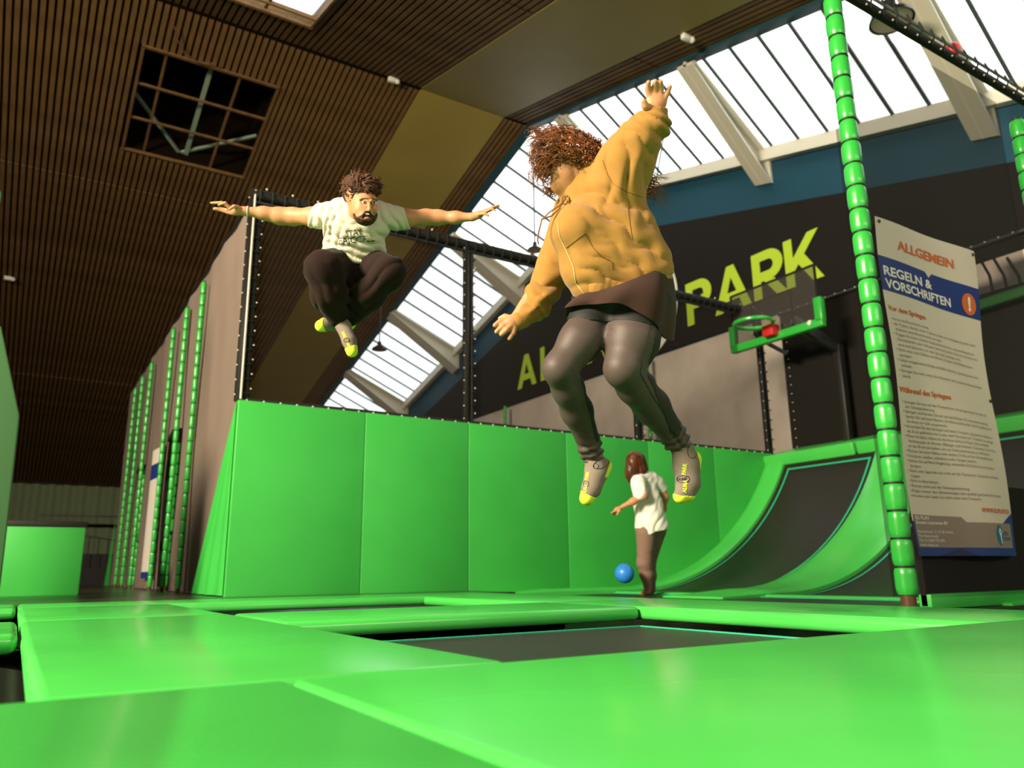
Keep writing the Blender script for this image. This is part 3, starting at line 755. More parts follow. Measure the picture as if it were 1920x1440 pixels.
# ------------------------------------------------------------------ rules banner hung on the right net
RBK = 2.97 / 2.82
rbn = empty('rules_banner', (4.70 * RBK, 2.97, .265 * RBK)); tag(rbn, 'white rules banner headed ALLGEMEIN with blue bands beside the green pole', 'banner')
RBO = Vector(rbn.location)
def bmap(x, z, off=0.0):
    X = x * RBK; Zz = .2 + (z - .2) * RBK
    u = (x - 4.70) / 1.2; v = (z - .265) / 2.265
    yv = .020 * math.sin(v * 9 + u * 2.0) * (1 - .3 * u) + .014 * math.sin(u * 7 + v * 4) + .035 * (1 - v) * math.sin(u * 5.5 + 1) * u
    X += .018 * math.sin(v * 7.5 + .5) * (u ** 2)
    return Vector((X, 2.955 + yv * .8 - off, Zz)) - RBO
VINYL = mat('white_banner_vinyl', (.64, .565, .475), rough=.5, spec=.3)
GREYP = mat('taupe_print', (.26, .20, .165), rough=.5); ORANGE = mat('orange_print', (.62, .13, .025), rough=.5); NAVY2 = mat('deep_navy_print', (.008, .012, .10), rough=.45)
TEALP = mat('teal_logo_print', (.01, .16, .26), rough=.45); TXT = mat('grey_text_print', (.20, .175, .15), rough=.6); WHT = mat('white_text_print', (.78, .75, .68), rough=.5)
sh = MB().grid(lambda u, v: bmap(4.70 + 1.2 * u, .265 + 2.265 * v), 40, 70).build('sheet', VINYL, rbn)
def flat_poly(poly, off, material, name, step=.045):
    bm = bmesh.new(); bm.faces.new([bm.verts.new((x, z, 0)) for x, z in poly])
    xs_ = [p[0] for p in poly]; zs_ = [p[1] for p in poly]
    for ax_, lo_, hi_ in ((0, min(xs_), max(xs_)), (1, min(zs_), max(zs_))):
        k = lo_ + step
        while k < hi_:
            co = [0, 0, 0]; co[ax_] = k; no = [0, 0, 0]; no[ax_] = 1
            bmesh.ops.bisect_plane(bm, geom=bm.verts[:] + bm.edges[:] + bm.faces[:], plane_co=co, plane_no=no); k += step
    bm.verts.index_update()
    g = MB(); g.add([bmap(v.co.x, v.co.y, off) for v in bm.verts], [tuple(v.index for v in f_.verts) for f_ in bm.faces]); bm.free()
    return g.build(name, material, rbn, fix=False)
def line(txt, x0, zb, cap, material, name='print', width=None, bold=0.0, parent=None, off=.004):
    vs, fs = text_mesh(txt, 1.0, 'LEFT', 2 if cap < .04 else 4, bold)
    if not vs: return
    x_0, x_1 = min(v[0] for v in vs), max(v[0] for v in vs)
    sc = cap / .70; sx = sc * .92 if width is None else width / (x_1 - x_0)
    g = MB(); g.add([bmap(x0 + (v[0] - x_0) * sx, zb + v[1] * sc, off) for v in vs], fs)
    return g.build(name, material, parent or rbn, smooth=False, fix=False)
flat_poly([(4.70, 2.004), (5.90, 1.977), (5.90, 2.225), (5.33, 2.238), (5.286, 2.20), (5.245, 2.24), (4.70, 2.252)], .002, BLUEP, 'blue_band')
line('ALLGEMEIN', 4.925, 2.335, .068, ORANGE, width=.69, bold=.025)
line('REGELN &', 4.735, 2.118, .064, WHT, width=.58, bold=.03); line('VORSCHRIFTEN', 4.735, 2.026, .064, WHT, width=.80, bold=.03)
flat_poly([(5.762 + .085 * math.cos(t * .2618), 2.083 + .085 * math.sin(t * .2618)) for t in range(24)], .004, ORANGE, 'warning_disc')
line('!', 5.748, 2.035, .10, WHT, width=.03, bold=.05, off=.006)
line('Vor dem Springen', 4.725, 1.862, .036, ORANGE, width=.43, bold=.02)
pre = [('• Nur mit Anti-Rutsch-Socken springen.', .44), ('• Ab 7 Jahre. Kinder unter 7 Jahren dürfen nur in Begleitung oder unter', 1.06), ('   Aufsicht eines Erwachsenen springen.', .56), ('• Tragen Sie keine scharfen Gegenstände bei sich, wie zum Beispiel ein', 1.02), ('   Gürtelschnalle oder Schlüssel, Schmuck bedeckt. Dass Ihre Taschen leer', 1.03),
       ('   sind und Schmuck vor dem Springen abgelegt wird.', .78), ('• Nicht unter dem Einfluss von Alkohol, Drogen oder Medikamenten', .96), ('   springen.', .13), ('• Selbst mitgebrachte Dinge wie Bälle, Kameras, Spielzeug, sind nicht', 1.02), ('   erlaubt.', .12), ('• Springen Sie nicht, wenn Sie schwanger oder medizinisch beeinträchtigt', 1.04), ('   sind.', .09)]
for i, (t_, wd) in enumerate(pre):
    ind = .03 if t_.startswith('   ') else 0
    line(t_.strip(), 4.735 + ind, 1.795 - i * .0355, .0195, TXT, width=wd)
line('Während des Springens', 4.718, 1.302, .036, ORANGE, width=.56, bold=.02)
wa = [('• Springen Sie nur auf den Trampolinen und springen/landen Sie nicht auf', 1.02), ('   der Schutzpolsterung.', .30), ('• Springen und landen Sie nur auf zwei Beinen. Für eine sichere Landung', 1.02), ('   landen Sie auf zwei Beinen, die Beine auseinander, die Knie gebeugt und', 1.03), ('   die Arme vor sich ausgestreckt.', .42), ('• Vermeiden Sie das Springen auf einem Trampolin, das bereits in Gebrauch', 1.04),
      ('   ist. Es ist gefährlich mit 2 oder mehr Personen auf 1 Trampolin zu springen.', 1.02), ('• Wenn Sie fallen, halten Sie die Arme dicht am Körper. Dies verhindert', .96), ('   Verletzungen an Armen, Ellbogen und Schultern. Versuchen Sie Ihr Kinn', 1.02), ('   an die Brust zu halten um ein Schleudertrauma zu verhindern.', .92), ('• Machen Sie keine Saltos oder andere Tricks auf der Schutzpolsterung.', .98), ('• Schubsen, laufen, schubsen oder Fangen spielen.', .74), ('• Achten Sie auf Ihre Umgebung, vermeiden Sie Kollisionen mit anderen', .98), ('   Springern.', .12),
      ('• Sitzen oder legen Sie sich nicht auf die Trampoline. Trampoline sind keine', 1.02), ('   Liegen.', .10), ('• Nicht ins Netz klettern.', .32), ('• Rennen nicht auf der Schutzpolsterung.', .62), ('• Folgen immer den Anweisungen des speziell geschulten Personals.', 1.02), ('• Kriechen oder laufen Sie nicht unter dem Trampolin.', .74)]
for i, (t_, wd) in enumerate(wa):
    ind = .03 if t_.startswith('   ') else 0
    line(t_.strip(), 4.735 + ind, 1.232 - i * .0317, .0185, TXT, width=wd)
line('WWW.ELIPLAY.EU', 5.46, .552, .030, ORANGE, width=.40, bold=.02)
flat_poly([(4.70, .265), (5.90, .265), (5.90, .545), (5.75, .486), (5.90, .486)][:0] or [(4.70, .265), (5.90, .265), (5.90, .56), (5.72, .478), (4.70, .478)], .002, BLUEP, 'blue_border')
flat_poly([(4.98, .266), (5.36, .266), (5.19, .316)], .004, NAVY2, 'navy_triangle')
flat_poly([(4.72, .318), (5.85, .318), (5.85, .484), (5.285, .482), (5.235, .515), (4.72, .52)], .0035, GREYP, 'taupe_band')
for i, (t_, wd, cp) in enumerate((('ELI PLAY', .17, .022), ('European Leisurewise BV', .36, .020), ('', 0, 0), ('Kraanmeester 21 (C-E) Heist', .40, .017), ('The Netherlands', .24, .017), ('Tel +31 (0)40 725 890', .30, .017), ('www.eliplay.eu', .22, .017))):
    if t_: line(t_, 4.735, .490 - i * .0275, cp, WHT, width=wd, bold=.02 if i < 2 else 0, off=.006)
flat_poly([(5.655 + .048 * math.cos(t * .2618), .402 + .068 * math.sin(t * .2618)) for t in range(24)], .006, TEALP, 'logo_disc', .03)
flat_poly([(5.655 + .010 * math.cos(t * .5236), .438 + .012 * math.sin(t * .5236)) for t in range(12)], .008, WHT, 'logo_figure', .03)
flat_poly([(5.632, .432), (5.640, .434), (5.658, .412), (5.676, .436), (5.684, .432), (5.666, .400), (5.668, .345), (5.658, .345), (5.650, .400)], .008, WHT, 'logo_figure', .03)
line('ELI', 5.718, .405, .028, BLUEP, width=.06, bold=.0, off=.006); line('PLAY', 5.718, .365, .028, BLUEP, width=.105, bold=.0, off=.006)
for (x, z) in ((4.74, 2.50), (5.872, 2.495), (5.872, 1.36)):
    c_ = bmap(x, z, .004); MB().tube([c_ + Vector((.011 * math.cos(t * .5236), 0, .011 * math.sin(t * .5236))) for t in range(13)], .004, 5).build('eyelet', BLACK, rbn)
# ------------------------------------------------------------------ implicit surfaces for people
def L(px, py, z): return np.array([(px - 960) / F_PX * z, -(py - 720) / F_PX * z, z])
def LW(p): return CAM + CR * float(p[0]) + CU * float(p[1]) + CF * float(p[2])
_B = np.array([list(CR), list(CU), list(CF)])
def to_world(V): return V @ _B + np.array(list(CAM))
def R3(ax, ay, az):
    cx, sx, cy, sy, cz, sz = [f_(math.radians(a)) for a in (ax, ay, az) for f_ in (math.cos, math.sin)]
    X = np.array([[1, 0, 0], [0, cx, -sx], [0, sx, cx]]); Y = np.array([[cy, 0, sy], [0, 1, 0], [-sy, 0, cy]]); Z = np.array([[cz, -sz, 0], [sz, cz, 0], [0, 0, 1]])
    return Z @ Y @ X
class Prim: pass
def cone(a, b, k=.02, flat=None, wr=None, op='+'):
    """a, b = (px, py, depth, radius px); flat = depth squash; wr = (amp, waves, twist)"""
    q = Prim(); q.t = 'c'; q.p0, q.p1 = L(*a[:3]), L(*b[:3]); q.r0, q.r1 = a[3] * a[2] / F_PX, b[3] * b[2] / F_PX
    q.k, q.flat, q.wr, q.op = k, flat, wr, op
    m_ = max(q.r0, q.r1) + k + .03 + (abs(wr[0]) if wr else 0)
    q.lo, q.hi = np.minimum(q.p0, q.p1) - m_, np.maximum(q.p0, q.p1) + m_
    return q
def chain(pts, k=.02, flat=None, wr=None):
    return [cone(a, b, k, flat, wr) for a, b in zip(pts, pts[1:])]
def ell(c, r, rot=(0, 0, 0), k=.02, op='+'):
    q = Prim(); q.t = 'e'; q.c = L(*c); s = c[2] / F_PX; q.r = np.array(r, float) * s; q.R = R3(*rot); q.k, q.op = k, op
    m_ = max(q.r) + k + .03; q.lo, q.hi = q.c - m_, q.c + m_
    return q
def clip(a, n, k=.004):
    q = Prim(); q.t = 'p'; q.c = L(*a); n = np.array(n, float); q.n = n / np.linalg.norm(n); q.k, q.op = k, 'x'
    q.lo = q.hi = None
    return q
def smin(a, b, k):
    if k <= 0: return np.minimum(a, b)
    h = np.maximum(k - np.abs(a - b), 0) / k
    return np.minimum(a, b) - h * h * k * .25
def grow(prims, d):
    import copy
    out = []
    for q in prims:
        q = copy.copy(q)
        if q.t == 'c': q.r0 += d; q.r1 += d; q.lo = q.lo - d; q.hi = q.hi + d
        elif q.t == 'e': q.r = q.r + d; q.lo = q.lo - d; q.hi = q.hi + d
        out.append(q)
    return out
def prim_d(q, X, Y, Z):
    if q.t == 'c':
        d = q.p1 - q.p0; dd = d @ d + 1e-12
        t = np.clip(((X - q.p0[0]) * d[0] + (Y - q.p0[1]) * d[1] + (Z - q.p0[2]) * d[2]) / dd, 0, 1)
        ex, ey, ez = X - q.p0[0] - t * d[0], Y - q.p0[1] - t * d[1], Z - q.p0[2] - t * d[2]
        sc = 1.0
        if q.flat: ez = ez / q.flat; sc = .5 + .5 * q.flat
        r = q.r0 + (q.r1 - q.r0) * t
        if q.wr:
            a, wv, tw = q.wr[:3]
            r = r + a * np.sin(wv * t * 6.283 + tw * np.arctan2(ey, ez + ex * .5) + (q.wr[3] if len(q.wr) > 3 else 0))
        return (np.sqrt(ex * ex + ey * ey + ez * ez) - r) * sc
    if q.t == 'e':
        P = np.stack([X - q.c[0], Y - q.c[1], Z - q.c[2]], -1) @ q.R
        k0 = np.linalg.norm(P / q.r, axis=-1); k1 = np.linalg.norm(P / (q.r ** 2), axis=-1) + 1e-9
        return k0 * (k0 - 1) / k1
def sdf_mesh(prims, res, folds=None, smooth=1):
    lo = np.min([q.lo for q in prims if q.lo is not None and q.op == '+'], 0) - res * 2
    hi = np.max([q.hi for q in prims if q.hi is not None and q.op == '+'], 0) + res * 2
    n = np.ceil((hi - lo) / res).astype(int) + 1
    Fd = np.full(n, .2, np.float32)
    ax = [lo[i] + res * np.arange(n[i]) for i in range(3)]
    for q in prims:
        if q.t == 'p':
            D = (ax[0][:, None, None] - q.c[0]) * q.n[0] + (ax[1][None, :, None] - q.c[1]) * q.n[1] + (ax[2][None, None, :] - q.c[2]) * q.n[2]
            Fd = np.maximum(Fd, D.astype(np.float32)); continue
        i0 = np.clip(np.floor((q.lo - lo) / res).astype(int), 0, n); i1 = np.clip(np.ceil((q.hi - lo) / res).astype(int) + 1, 0, n)
        if (i1 <= i0).any(): continue
        sl = tuple(slice(a, b) for a, b in zip(i0, i1))
        X, Y, Z = np.meshgrid(ax[0][sl[0]], ax[1][sl[1]], ax[2][sl[2]], indexing='ij')
        D = prim_d(q, X, Y, Z).astype(np.float32)
        if q.op == '+': Fd[sl] = smin(Fd[sl], D, q.k)
        else: Fd[sl] = -smin(-Fd[sl], D, q.k)
    if folds:
        idx = np.argwhere(np.abs(Fd) < .035)
        P = lo + idx * res
        add = np.zeros(len(P))
        for (c, s, dr, fr, am, ph) in folds:
            c = L(*c); dr = np.array(dr, float); dr = dr / np.linalg.norm(dr)
            e = P - c; g_ = np.exp(-(e ** 2).sum(1) / (s * s))
            w_ = e @ dr
            add += am * g_ * (1.1 - 2.2 * np.abs(np.sin(.5 * (fr * w_ + ph + 1.5 * np.sin(e[:, 0] * 17 + e[:, 1] * 11 + ph) + .8 * np.sin(e[:, 0] * 41 - e[:, 1] * 31)))) ** .8)
        Fd[tuple(idx.T)] += add.astype(np.float32)
    # surface nets
    sg = Fd < 0
    c = sg[:-1, :-1, :-1].astype(np.int8)
    tot = np.zeros_like(c)
    for dx in (0, 1):
        for dy in (0, 1):
            for dz in (0, 1): tot += sg[dx:n[0] - 1 + dx, dy:n[1] - 1 + dy, dz:n[2] - 1 + dz]
    act = (tot > 0) & (tot < 8)
    cells = np.argwhere(act); vid = np.full(act.shape, -1, np.int32); vid[act] = np.arange(len(cells))
    acc = np.zeros((len(cells), 3)); cnt = np.zeros(len(cells))
    offs = [(0, 0, 0), (1, 0, 0), (0, 1, 0), (1, 1, 0), (0, 0, 1), (1, 0, 1), (0, 1, 1), (1, 1, 1)]
    val = [Fd[cells[:, 0] + o[0], cells[:, 1] + o[1], cells[:, 2] + o[2]] for o in offs]
    for a in range(8):
        for b in range(a + 1, 8):
            if sum(abs(offs[a][i] - offs[b][i]) for i in range(3)) != 1: continue
            va, vb = val[a], val[b]; m_ = (va < 0) != (vb < 0)
            t = va[m_] / (va[m_] - vb[m_])
            acc[m_] += np.array(offs[a]) + t[:, None] * (np.array(offs[b]) - np.array(offs[a])); cnt[m_] += 1
    V = lo + (cells + acc / cnt[:, None]) * res
    faces = []
    for axis in range(3):
        s0 = [slice(None)] * 3; s1 = [slice(None)] * 3; s0[axis] = slice(0, -1); s1[axis] = slice(1, None)
        e = sg[tuple(s0)] != sg[tuple(s1)]; E = np.argwhere(e)
        u_, v_ = (axis + 1) % 3, (axis + 2) % 3
        E = E[(E[:, u_] > 0) & (E[:, v_] > 0)]
        ok = (E[:, u_] < n[u_] - 1) & (E[:, v_] < n[v_] - 1); E = E[ok]
        def vi(du, dv):
            q = E.copy(); q[:, u_] += du; q[:, v_] += dv; return vid[q[:, 0], q[:, 1], q[:, 2]]
        Q = np.stack([vi(-1, -1), vi(0, -1), vi(0, 0), vi(-1, 0)], 1)
        flip = sg[E[:, 0], E[:, 1], E[:, 2]]
        Q[~flip] = Q[~flip][:, ::-1]
        faces.append(Q)
    Fc = np.concatenate(faces); Fc = Fc[(Fc >= 0).all(1)]
    if smooth:
        ed = np.concatenate([Fc[:, [0, 1]], Fc[:, [1, 2]], Fc[:, [2, 3]], Fc[:, [3, 0]]])
        for _ in range(smooth):
            S_ = np.zeros_like(V); k_ = np.zeros(len(V))
            for j in range(3):
                S_[:, j] = np.bincount(ed[:, 0], V[ed[:, 1], j], len(V)) + np.bincount(ed[:, 1], V[ed[:, 0], j], len(V))
            k_ = np.bincount(ed[:, 0], minlength=len(V)) + np.bincount(ed[:, 1], minlength=len(V))
            V = V * .45 + .55 * S_ / np.maximum(k_, 1)[:, None]
    return V, Fc
BV = {}
ORG = [None]
def skin_obj(name, V, Fc, material, parent=None, origin=None):
    Wd = to_world(V)
    if origin is None: origin = ORG[0]
    if origin is not None: Wd = Wd - np.array(list(origin))
    me = bpy.data.meshes.new(name); me.vertices.add(len(Wd)); me.vertices.foreach_set('co', Wd.astype(np.float32).ravel())
    me.loops.add(Fc.size); me.loops.foreach_set('vertex_index', Fc.astype(np.int32).ravel())
    me.polygons.add(len(Fc)); me.polygons.foreach_set('loop_start', np.arange(0, Fc.size, 4, dtype=np.int32))
    me.update(calc_edges=True); me.validate()
    me.polygons.foreach_set('use_smooth', [True] * len(me.polygons))
    me.materials.append(material)
    bmx = bmesh.new(); bmx.from_mesh(me); bmesh.ops.recalc_face_normals(bmx, faces=bmx.faces); bmx.to_mesh(me); bmx.free()
    return link(name, me, parent)
def local_obj(name, g, material, parent, org, **k):
    """mesh builder in world space -> child of a thing whose origin is org"""
    g.v = [tuple(Vector(v) - org) for v in g.v]
    return g.build(name, material, parent, **k)
def bvh(V, Fc): return BVHTree.FromPolygons([tuple(v) for v in to_world(V)], [tuple(int(i) for i in f_) for f_ in Fc])
def hit(tree, px, py, off=.003, fallback=None):
    d = ray(px, py).normalized(); h_ = tree.ray_cast(CAM, d)
    if h_[0] is None: return None
    nn = h_[1] if h_[1].dot(d) < 0 else -h_[1]
    return h_[0] + nn * off
def seam(tree, pts, r, material, name, parent, org, off=.001, n=6, sub=8):
    path = []
    for (a, b) in zip(pts, pts[1:]):
        for i in range(sub): path.append((a[0] + (b[0] - a[0]) * i / sub, a[1] + (b[1] - a[1]) * i / sub))
    path.append(pts[-1])
    W = [hit(tree, x, y, off) for x, y in path]; W = [w_ for w_ in W if w_ is not None]
    if len(W) > 1: local_obj(name, MB().tube(W, r, n), material, parent, org)
def decal_text(tree, txt, cx, cy, hpx, ang, material, name, parent, org, bold=.02, xs=1.0, off=.002):
    vs, fs = text_mesh(txt, 1.0, 'CENTER', 2, bold)
    ca, sa = math.cos(math.radians(ang)), math.sin(math.radians(ang))
    W = []
    for v in vs:
        x, y = v[0] * hpx * xs, (v[1] - .35) * hpx
        p = hit(tree, cx + x * ca - y * sa, cy - (x * sa + y * ca), off)
        W.append(p)
    g = MB()
    keep = [f_ for f_ in fs if all(W[i] is not None for i in f_)]
    W = [w_ if w_ is not None else Vector((0, 0, 0)) for w_ in W]
    g.add(W, keep)
    used = sorted({i for f_ in keep for i in f_}); mp = {o_: i for i, o_ in enumerate(used)}
    g2 = MB(); g2.add([W[i] for i in used], [tuple(mp[i] for i in f_) for f_ in keep])
    return local_obj(name, g2, material, parent, org, smooth=False, fix=False)

SKIN = mat('skin', (0.50, 0.235, 0.115), rough=.5, spec=.35, var=.05, vscale=12)
SKIN.node_tree.nodes['Principled BSDF'].inputs['Subsurface Weight'].default_value = .08
SKIN.node_tree.nodes['Principled BSDF'].inputs['Subsurface Radius'].default_value = (.01, .004, .002)
MUST = mat('mustard_cotton', (0.32, 0.165, 0.038), rough=.9, spec=.15, sheen=.15, var=.05, vscale=25, bump=.12, bscale=350)
MUSTD = mat('mustard_seam', (0.16, 0.075, 0.012), rough=.9)
CORD = mat('brown_cord', (0.20, 0.09, 0.03), rough=.8)
ZIPM = mat('pale_zip', (0.60, 0.42, 0.20), rough=.5)
SKIRT = mat('dark_brown_jersey', (0.040, 0.020, 0.015), rough=.9, spec=.1, sheen=.1)
def perforated(name, c0, c1):
    M = mat(name, c0, rough=.55, spec=.35); nt = M.node_tree; b = nt.nodes['Principled BSDF']
    tc = nt.nodes.new('ShaderNodeTexCoord'); vo = nt.nodes.new('ShaderNodeTexVoronoi'); vo.inputs['Scale'].default_value = 230
    vo.inputs['Randomness'].default_value = .15
    nt.links.new(tc.outputs['Object'], vo.inputs['Vector'])
    r = nt.nodes.new('ShaderNodeValToRGB'); r.color_ramp.elements[0].position = .25; r.color_ramp.elements[1].position = .45
    r.color_ramp.elements[0].color = (*c1, 1); r.color_ramp.elements[1].color = (*c0, 1)
    nt.links.new(vo.outputs['Distance'], r.inputs[0]); nt.links.new(r.outputs[0], b.inputs['Base Color'])
    return M
LEG = perforated('grey_brown_sport_legging', (0.074, 0.053, 0.048), (0.054, 0.038, 0.034))
LEGD = mat('black_sport_legging_and_shade', (0.022, 0.017, 0.016), rough=.6, spec=.3)
SOCK = mat('grey_knit_sock', (0.20, 0.165, 0.135), rough=.95, spec=.1, bump=.3, bscale=300)
NEON = mat('neon_yellow_knit', (0.62, 0.78, 0.06), rough=.9, spec=.1, bump=.2, bscale=300)
INK = mat('black_print', (0.01, 0.01, 0.01), rough=.7)
HAIRA = mat('auburn_hair', (0.075, 0.022, 0.008), rough=.36, spec=.5, col2=(0.25, 0.078, 0.02), vscale=26)
HAIRB = mat('dark_brown_hair', (0.024, 0.010, 0.006), rough=.62, spec=.22, col2=(0.095, 0.036, 0.016), vscale=30)
HAIRC = mat('red_brown_hair', (0.05, 0.013, 0.006), rough=.4, spec=.5, col2=(0.14, 0.035, 0.014), vscale=18, stretch=(1, 1, .15))
TEE = mat('cream_cotton', (0.56, 0.52, 0.41), rough=.9, spec=.1, sheen=.1)
TEEW = mat('white_cotton', (0.80, 0.79, 0.70), rough=.9, spec=.1, sheen=.1)
PANTS = mat('dark_brown_sweatpants', (0.016, 0.008, 0.006), rough=.9, spec=.12, sheen=.04)
PANTB = mat('grey_brown_trousers', (0.22, 0.14, 0.105), rough=.8, spec=.2)
EYEW = mat('eye_white', (.75, .72, .68), rough=.3); EYEB = mat('eye_dark', (.02, .012, .008), rough=.2)
LIP = mat('lip_pink', (.42, .13, .10), rough=.45)
GOLD = mat('brass_ring', (.6, .42, .15), rough=.3, metal=.9)

def strand(g, root, pts, r0, curl, turns, seed, n=4, steps=16):
    """a lock of hair: a bezier-like path through pts with a helical curl that widens to the tip"""
    rr = random.Random(seed); P = [root] + pts; path = []; rad = []
    ph = rr.random() * 6.28
    for i in range(steps + 1):
        t = i / steps
        Q = [Vector(p) for p in P]
        while len(Q) > 1: Q = [Q[j].lerp(Q[j + 1], t) for j in range(len(Q) - 1)]
        c_ = Q[0]; a = ph + turns * 6.283 * t; k = curl * min(1, t * 2.2)
        c_ = c_ + CR * (k * math.cos(a)) + CU * (k * math.sin(a)) + CF * (k * math.sin(a * .7 + 1))
        path.append(c_); rad.append(r0 * (1 - .8 * t ** 1.5))
    g.tube(path, rad, n, cap=False)

def finger(pts, k=.004): return chain(pts, k)

# ================================================================== woman in the mustard hoodie
def woman_hoodie():
    org = pt(1170, 640, 3.08); ORG[0] = org
    # ---- body
    head = [ell((1072, 292, 3.14), (35, 44, 40), (0, 0, 18), .02), ell((1058, 325, 3.12), (26, 34, 30), (0, 0, 25), .02),
            ell((1047, 347, 3.12), (15, 15, 17), (0, 0, 0), .02), cone((1030, 318, 3.16, 4), (1024, 330, 3.17, 5), .012),
            cone((1034, 343, 3.15, 3.5), (1036, 349, 3.15, 3.5), .008), ell((1080, 322, 3.08), (6, 12, 6), (0, 0, 20), .006)]
    neck = [cone((1072, 335, 3.16, 25), (1090, 372, 3.17, 27), .03)]
    torso = [cone((1110, 385, 3.15, 58), (1150, 470, 3.12, 66), .05, .7), cone((1150, 470, 3.12, 66), (1168, 560, 3.10, 72), .05, .75)]
    armL = chain([(1165, 340, 3.10, 32), (1200, 262, 3.0, 24), (1229, 212, 2.96, 14.5)], .03)
    armR = chain([(1085, 395, 3.26, 30), (1037, 505, 3.30, 22), (968, 600, 3.19, 13)], .03)
    zl = 2.95
    handL = [ell((1231, 190, zl), (20, 20, 9), (0, 0, -6), .010), cone((1229, 212, 2.96, 14), (1230, 196, zl, 15), .012, .7)] + \
        finger([(1219, 182, zl, 6.6), (1215, 167, zl - .012, 5.8), (1216, 155, zl - .03, 5.0)]) + finger([(1228, 180, zl, 6.8), (1228, 166, zl - .012, 6.0), (1229, 153.5, zl - .03, 5.0)]) + \
        finger([(1238, 181, zl, 6.4), (1239, 167, zl - .010, 5.8), (1238.5, 154, zl - .03, 4.8)]) + finger([(1246, 186, zl, 5.6), (1252, 173, zl - .008, 4.8), (1256.5, 162.5, zl - .018, 4.0)]) + \
        finger([(1219, 205, zl - .01, 9), (1210, 199, zl - .035, 7.0), (1207, 190, zl - .045, 5.4)], .006)
    zr = 3.17
    handR = [ell((957, 607, zr), (17, 13, 8), (0, 0, 40), .010), cone((968, 601, 3.19, 12), (958, 607, zr, 12), .012, .7)] + \
        finger([(952, 600, zr, 6.2), (939, 602, zr, 5.6), (928, 610, zr - .01, 4.6)]) + finger([(953, 606, zr - .005, 6.2), (942, 612, zr - .015, 5.6), (931, 622, zr - .02, 4.6)]) + \
        finger([(957, 611, zr - .01, 6), (950, 618, zr - .02, 5.5), (940, 627, zr - .02, 4.6)]) + finger([(965, 613, zr - .005, 5.6), (962, 624, zr - .01, 5.0), (955, 635, zr - .01, 4.3)]) + \
        finger([(960, 598, zr + .01, 7), (947, 594, zr + .02, 5.8), (938, 597, zr + .02, 4.6)], .006)
    lR = [(1128, 575, 3.10, 43), (1087, 640, 3.00, 38), (1049, 691, 2.96, 30), (1065, 730, 3.03, 28), (1081, 770, 3.12, 28), (1102, 825, 3.22, 21), (1114, 862, 3.25, 17)]
    lL = [(1193, 575, 3.08, 56), (1184, 640, 2.99, 49), (1169, 691, 2.94, 35), (1191, 724, 3.02, 33), (1221, 762, 3.14, 32), (1255, 806, 3.23, 24), (1279, 840, 3.27, 19)]
    legs = chain(lR, .03) + chain(lL, .03)
    fR = [cone((1115, 862, 3.25, 18), (1118, 886, 3.24, 20), .02), cone((1118, 886, 3.24, 20), (1109, 915, 3.20, 17.5), .02), cone((1109, 915, 3.20, 17), (1100, 934, 3.17, 12.5), .015), ell((1134, 874, 3.27), (12, 14, 14), (0, 0, 0), .02)]
    fL = [cone((1280, 842, 3.27, 21), (1287, 874, 3.25, 23), .02), cone((1287, 874, 3.25, 23), (1290, 906, 3.22, 22), .02), cone((1290, 906, 3.22, 21), (1276, 930, 3.19, 13), .015), cone((1290, 906, 3.22, 20), (1291, 928, 3.20, 11), .015), ell((1302, 862, 3.29), (12, 16, 14), (0, 0, 0), .02)]
    feet = fR + fL
    V, Fc = sdf_mesh(head + neck + torso + armL + armR + grow(legs, -.014) + grow(feet, -.006) + handL + handR, .0042, smooth=1)
    body = skin_obj('person', V, Fc, SKIN, None, org); body.location = org
    tag(body, 'person in mustard zip hoodie and grey leggings leaping with one arm raised, curly auburn hair', 'person')
    # ---- hoodie
    tor = [cone((1112, 372, 3.13, 58), (1146, 452, 3.10, 84), .05, .74), cone((1146, 452, 3.10, 84), (1168, 520, 3.10, 86), .05, .76),
           ell((1083, 432, 3.04), (54, 50, 52), (0, 0, 20), .05), ell((1108, 500, 3.05), (58, 58, 52), (0, 0, 0), .05), ell((1112, 542, 3.06), (32, 28, 40), (0, 0, 0), .04),
           ell((1216, 500, 3.10), (42, 46, 55), (0, 0, 0), .05), ell((1126, 322, 3.20), (40, 30, 34), (0, 0, -30), .04),
           cone((1078, 352, 3.13, 20), (1104, 322, 3.12, 26), .03)]
    slL = [cone((1158, 345, 3.09, 56), (1176, 300, 3.05, 50), .05), cone((1176, 300, 3.05, 50), (1203, 255, 2.99, 37), .03),
           cone((1203, 255, 2.99, 37), (1225, 226, 2.965, 27), .03, None, (.004, 2.2, 1.0)), ell((1224, 237, 2.965), (35, 10, 31), (0, 0, -26), .008), ell((1229, 224, 2.96), (32, 7, 28), (0, 0, -18), .006),
           cone((1228, 220, 2.96, 24), (1230, 206, 2.955, 22), .006)]
    slR = [cone((1082, 400, 3.25, 46), (1045, 495, 3.29, 36), .05), cone((1045, 495, 3.29, 36), (1026, 532, 3.28, 30), .03), cone((1026, 532, 3.28, 30), (1004, 572, 3.23, 28), .02, None, (.005, 1.4, 1.0)),
           ell((1006, 572, 3.23), (37, 10, 30), (0, 0, 40), .008), ell((996, 584, 3.22), (33, 8, 27), (0, 0, 34), .006), cone((988, 590, 3.21, 20), (971, 603, 3.19, 17), .006)]
    cl = [clip((1176, 540, 3.10), (.293, -.956, 0))]
    cuff = [clip((1230, 207, 2.955), (-.05, 1, 0))]
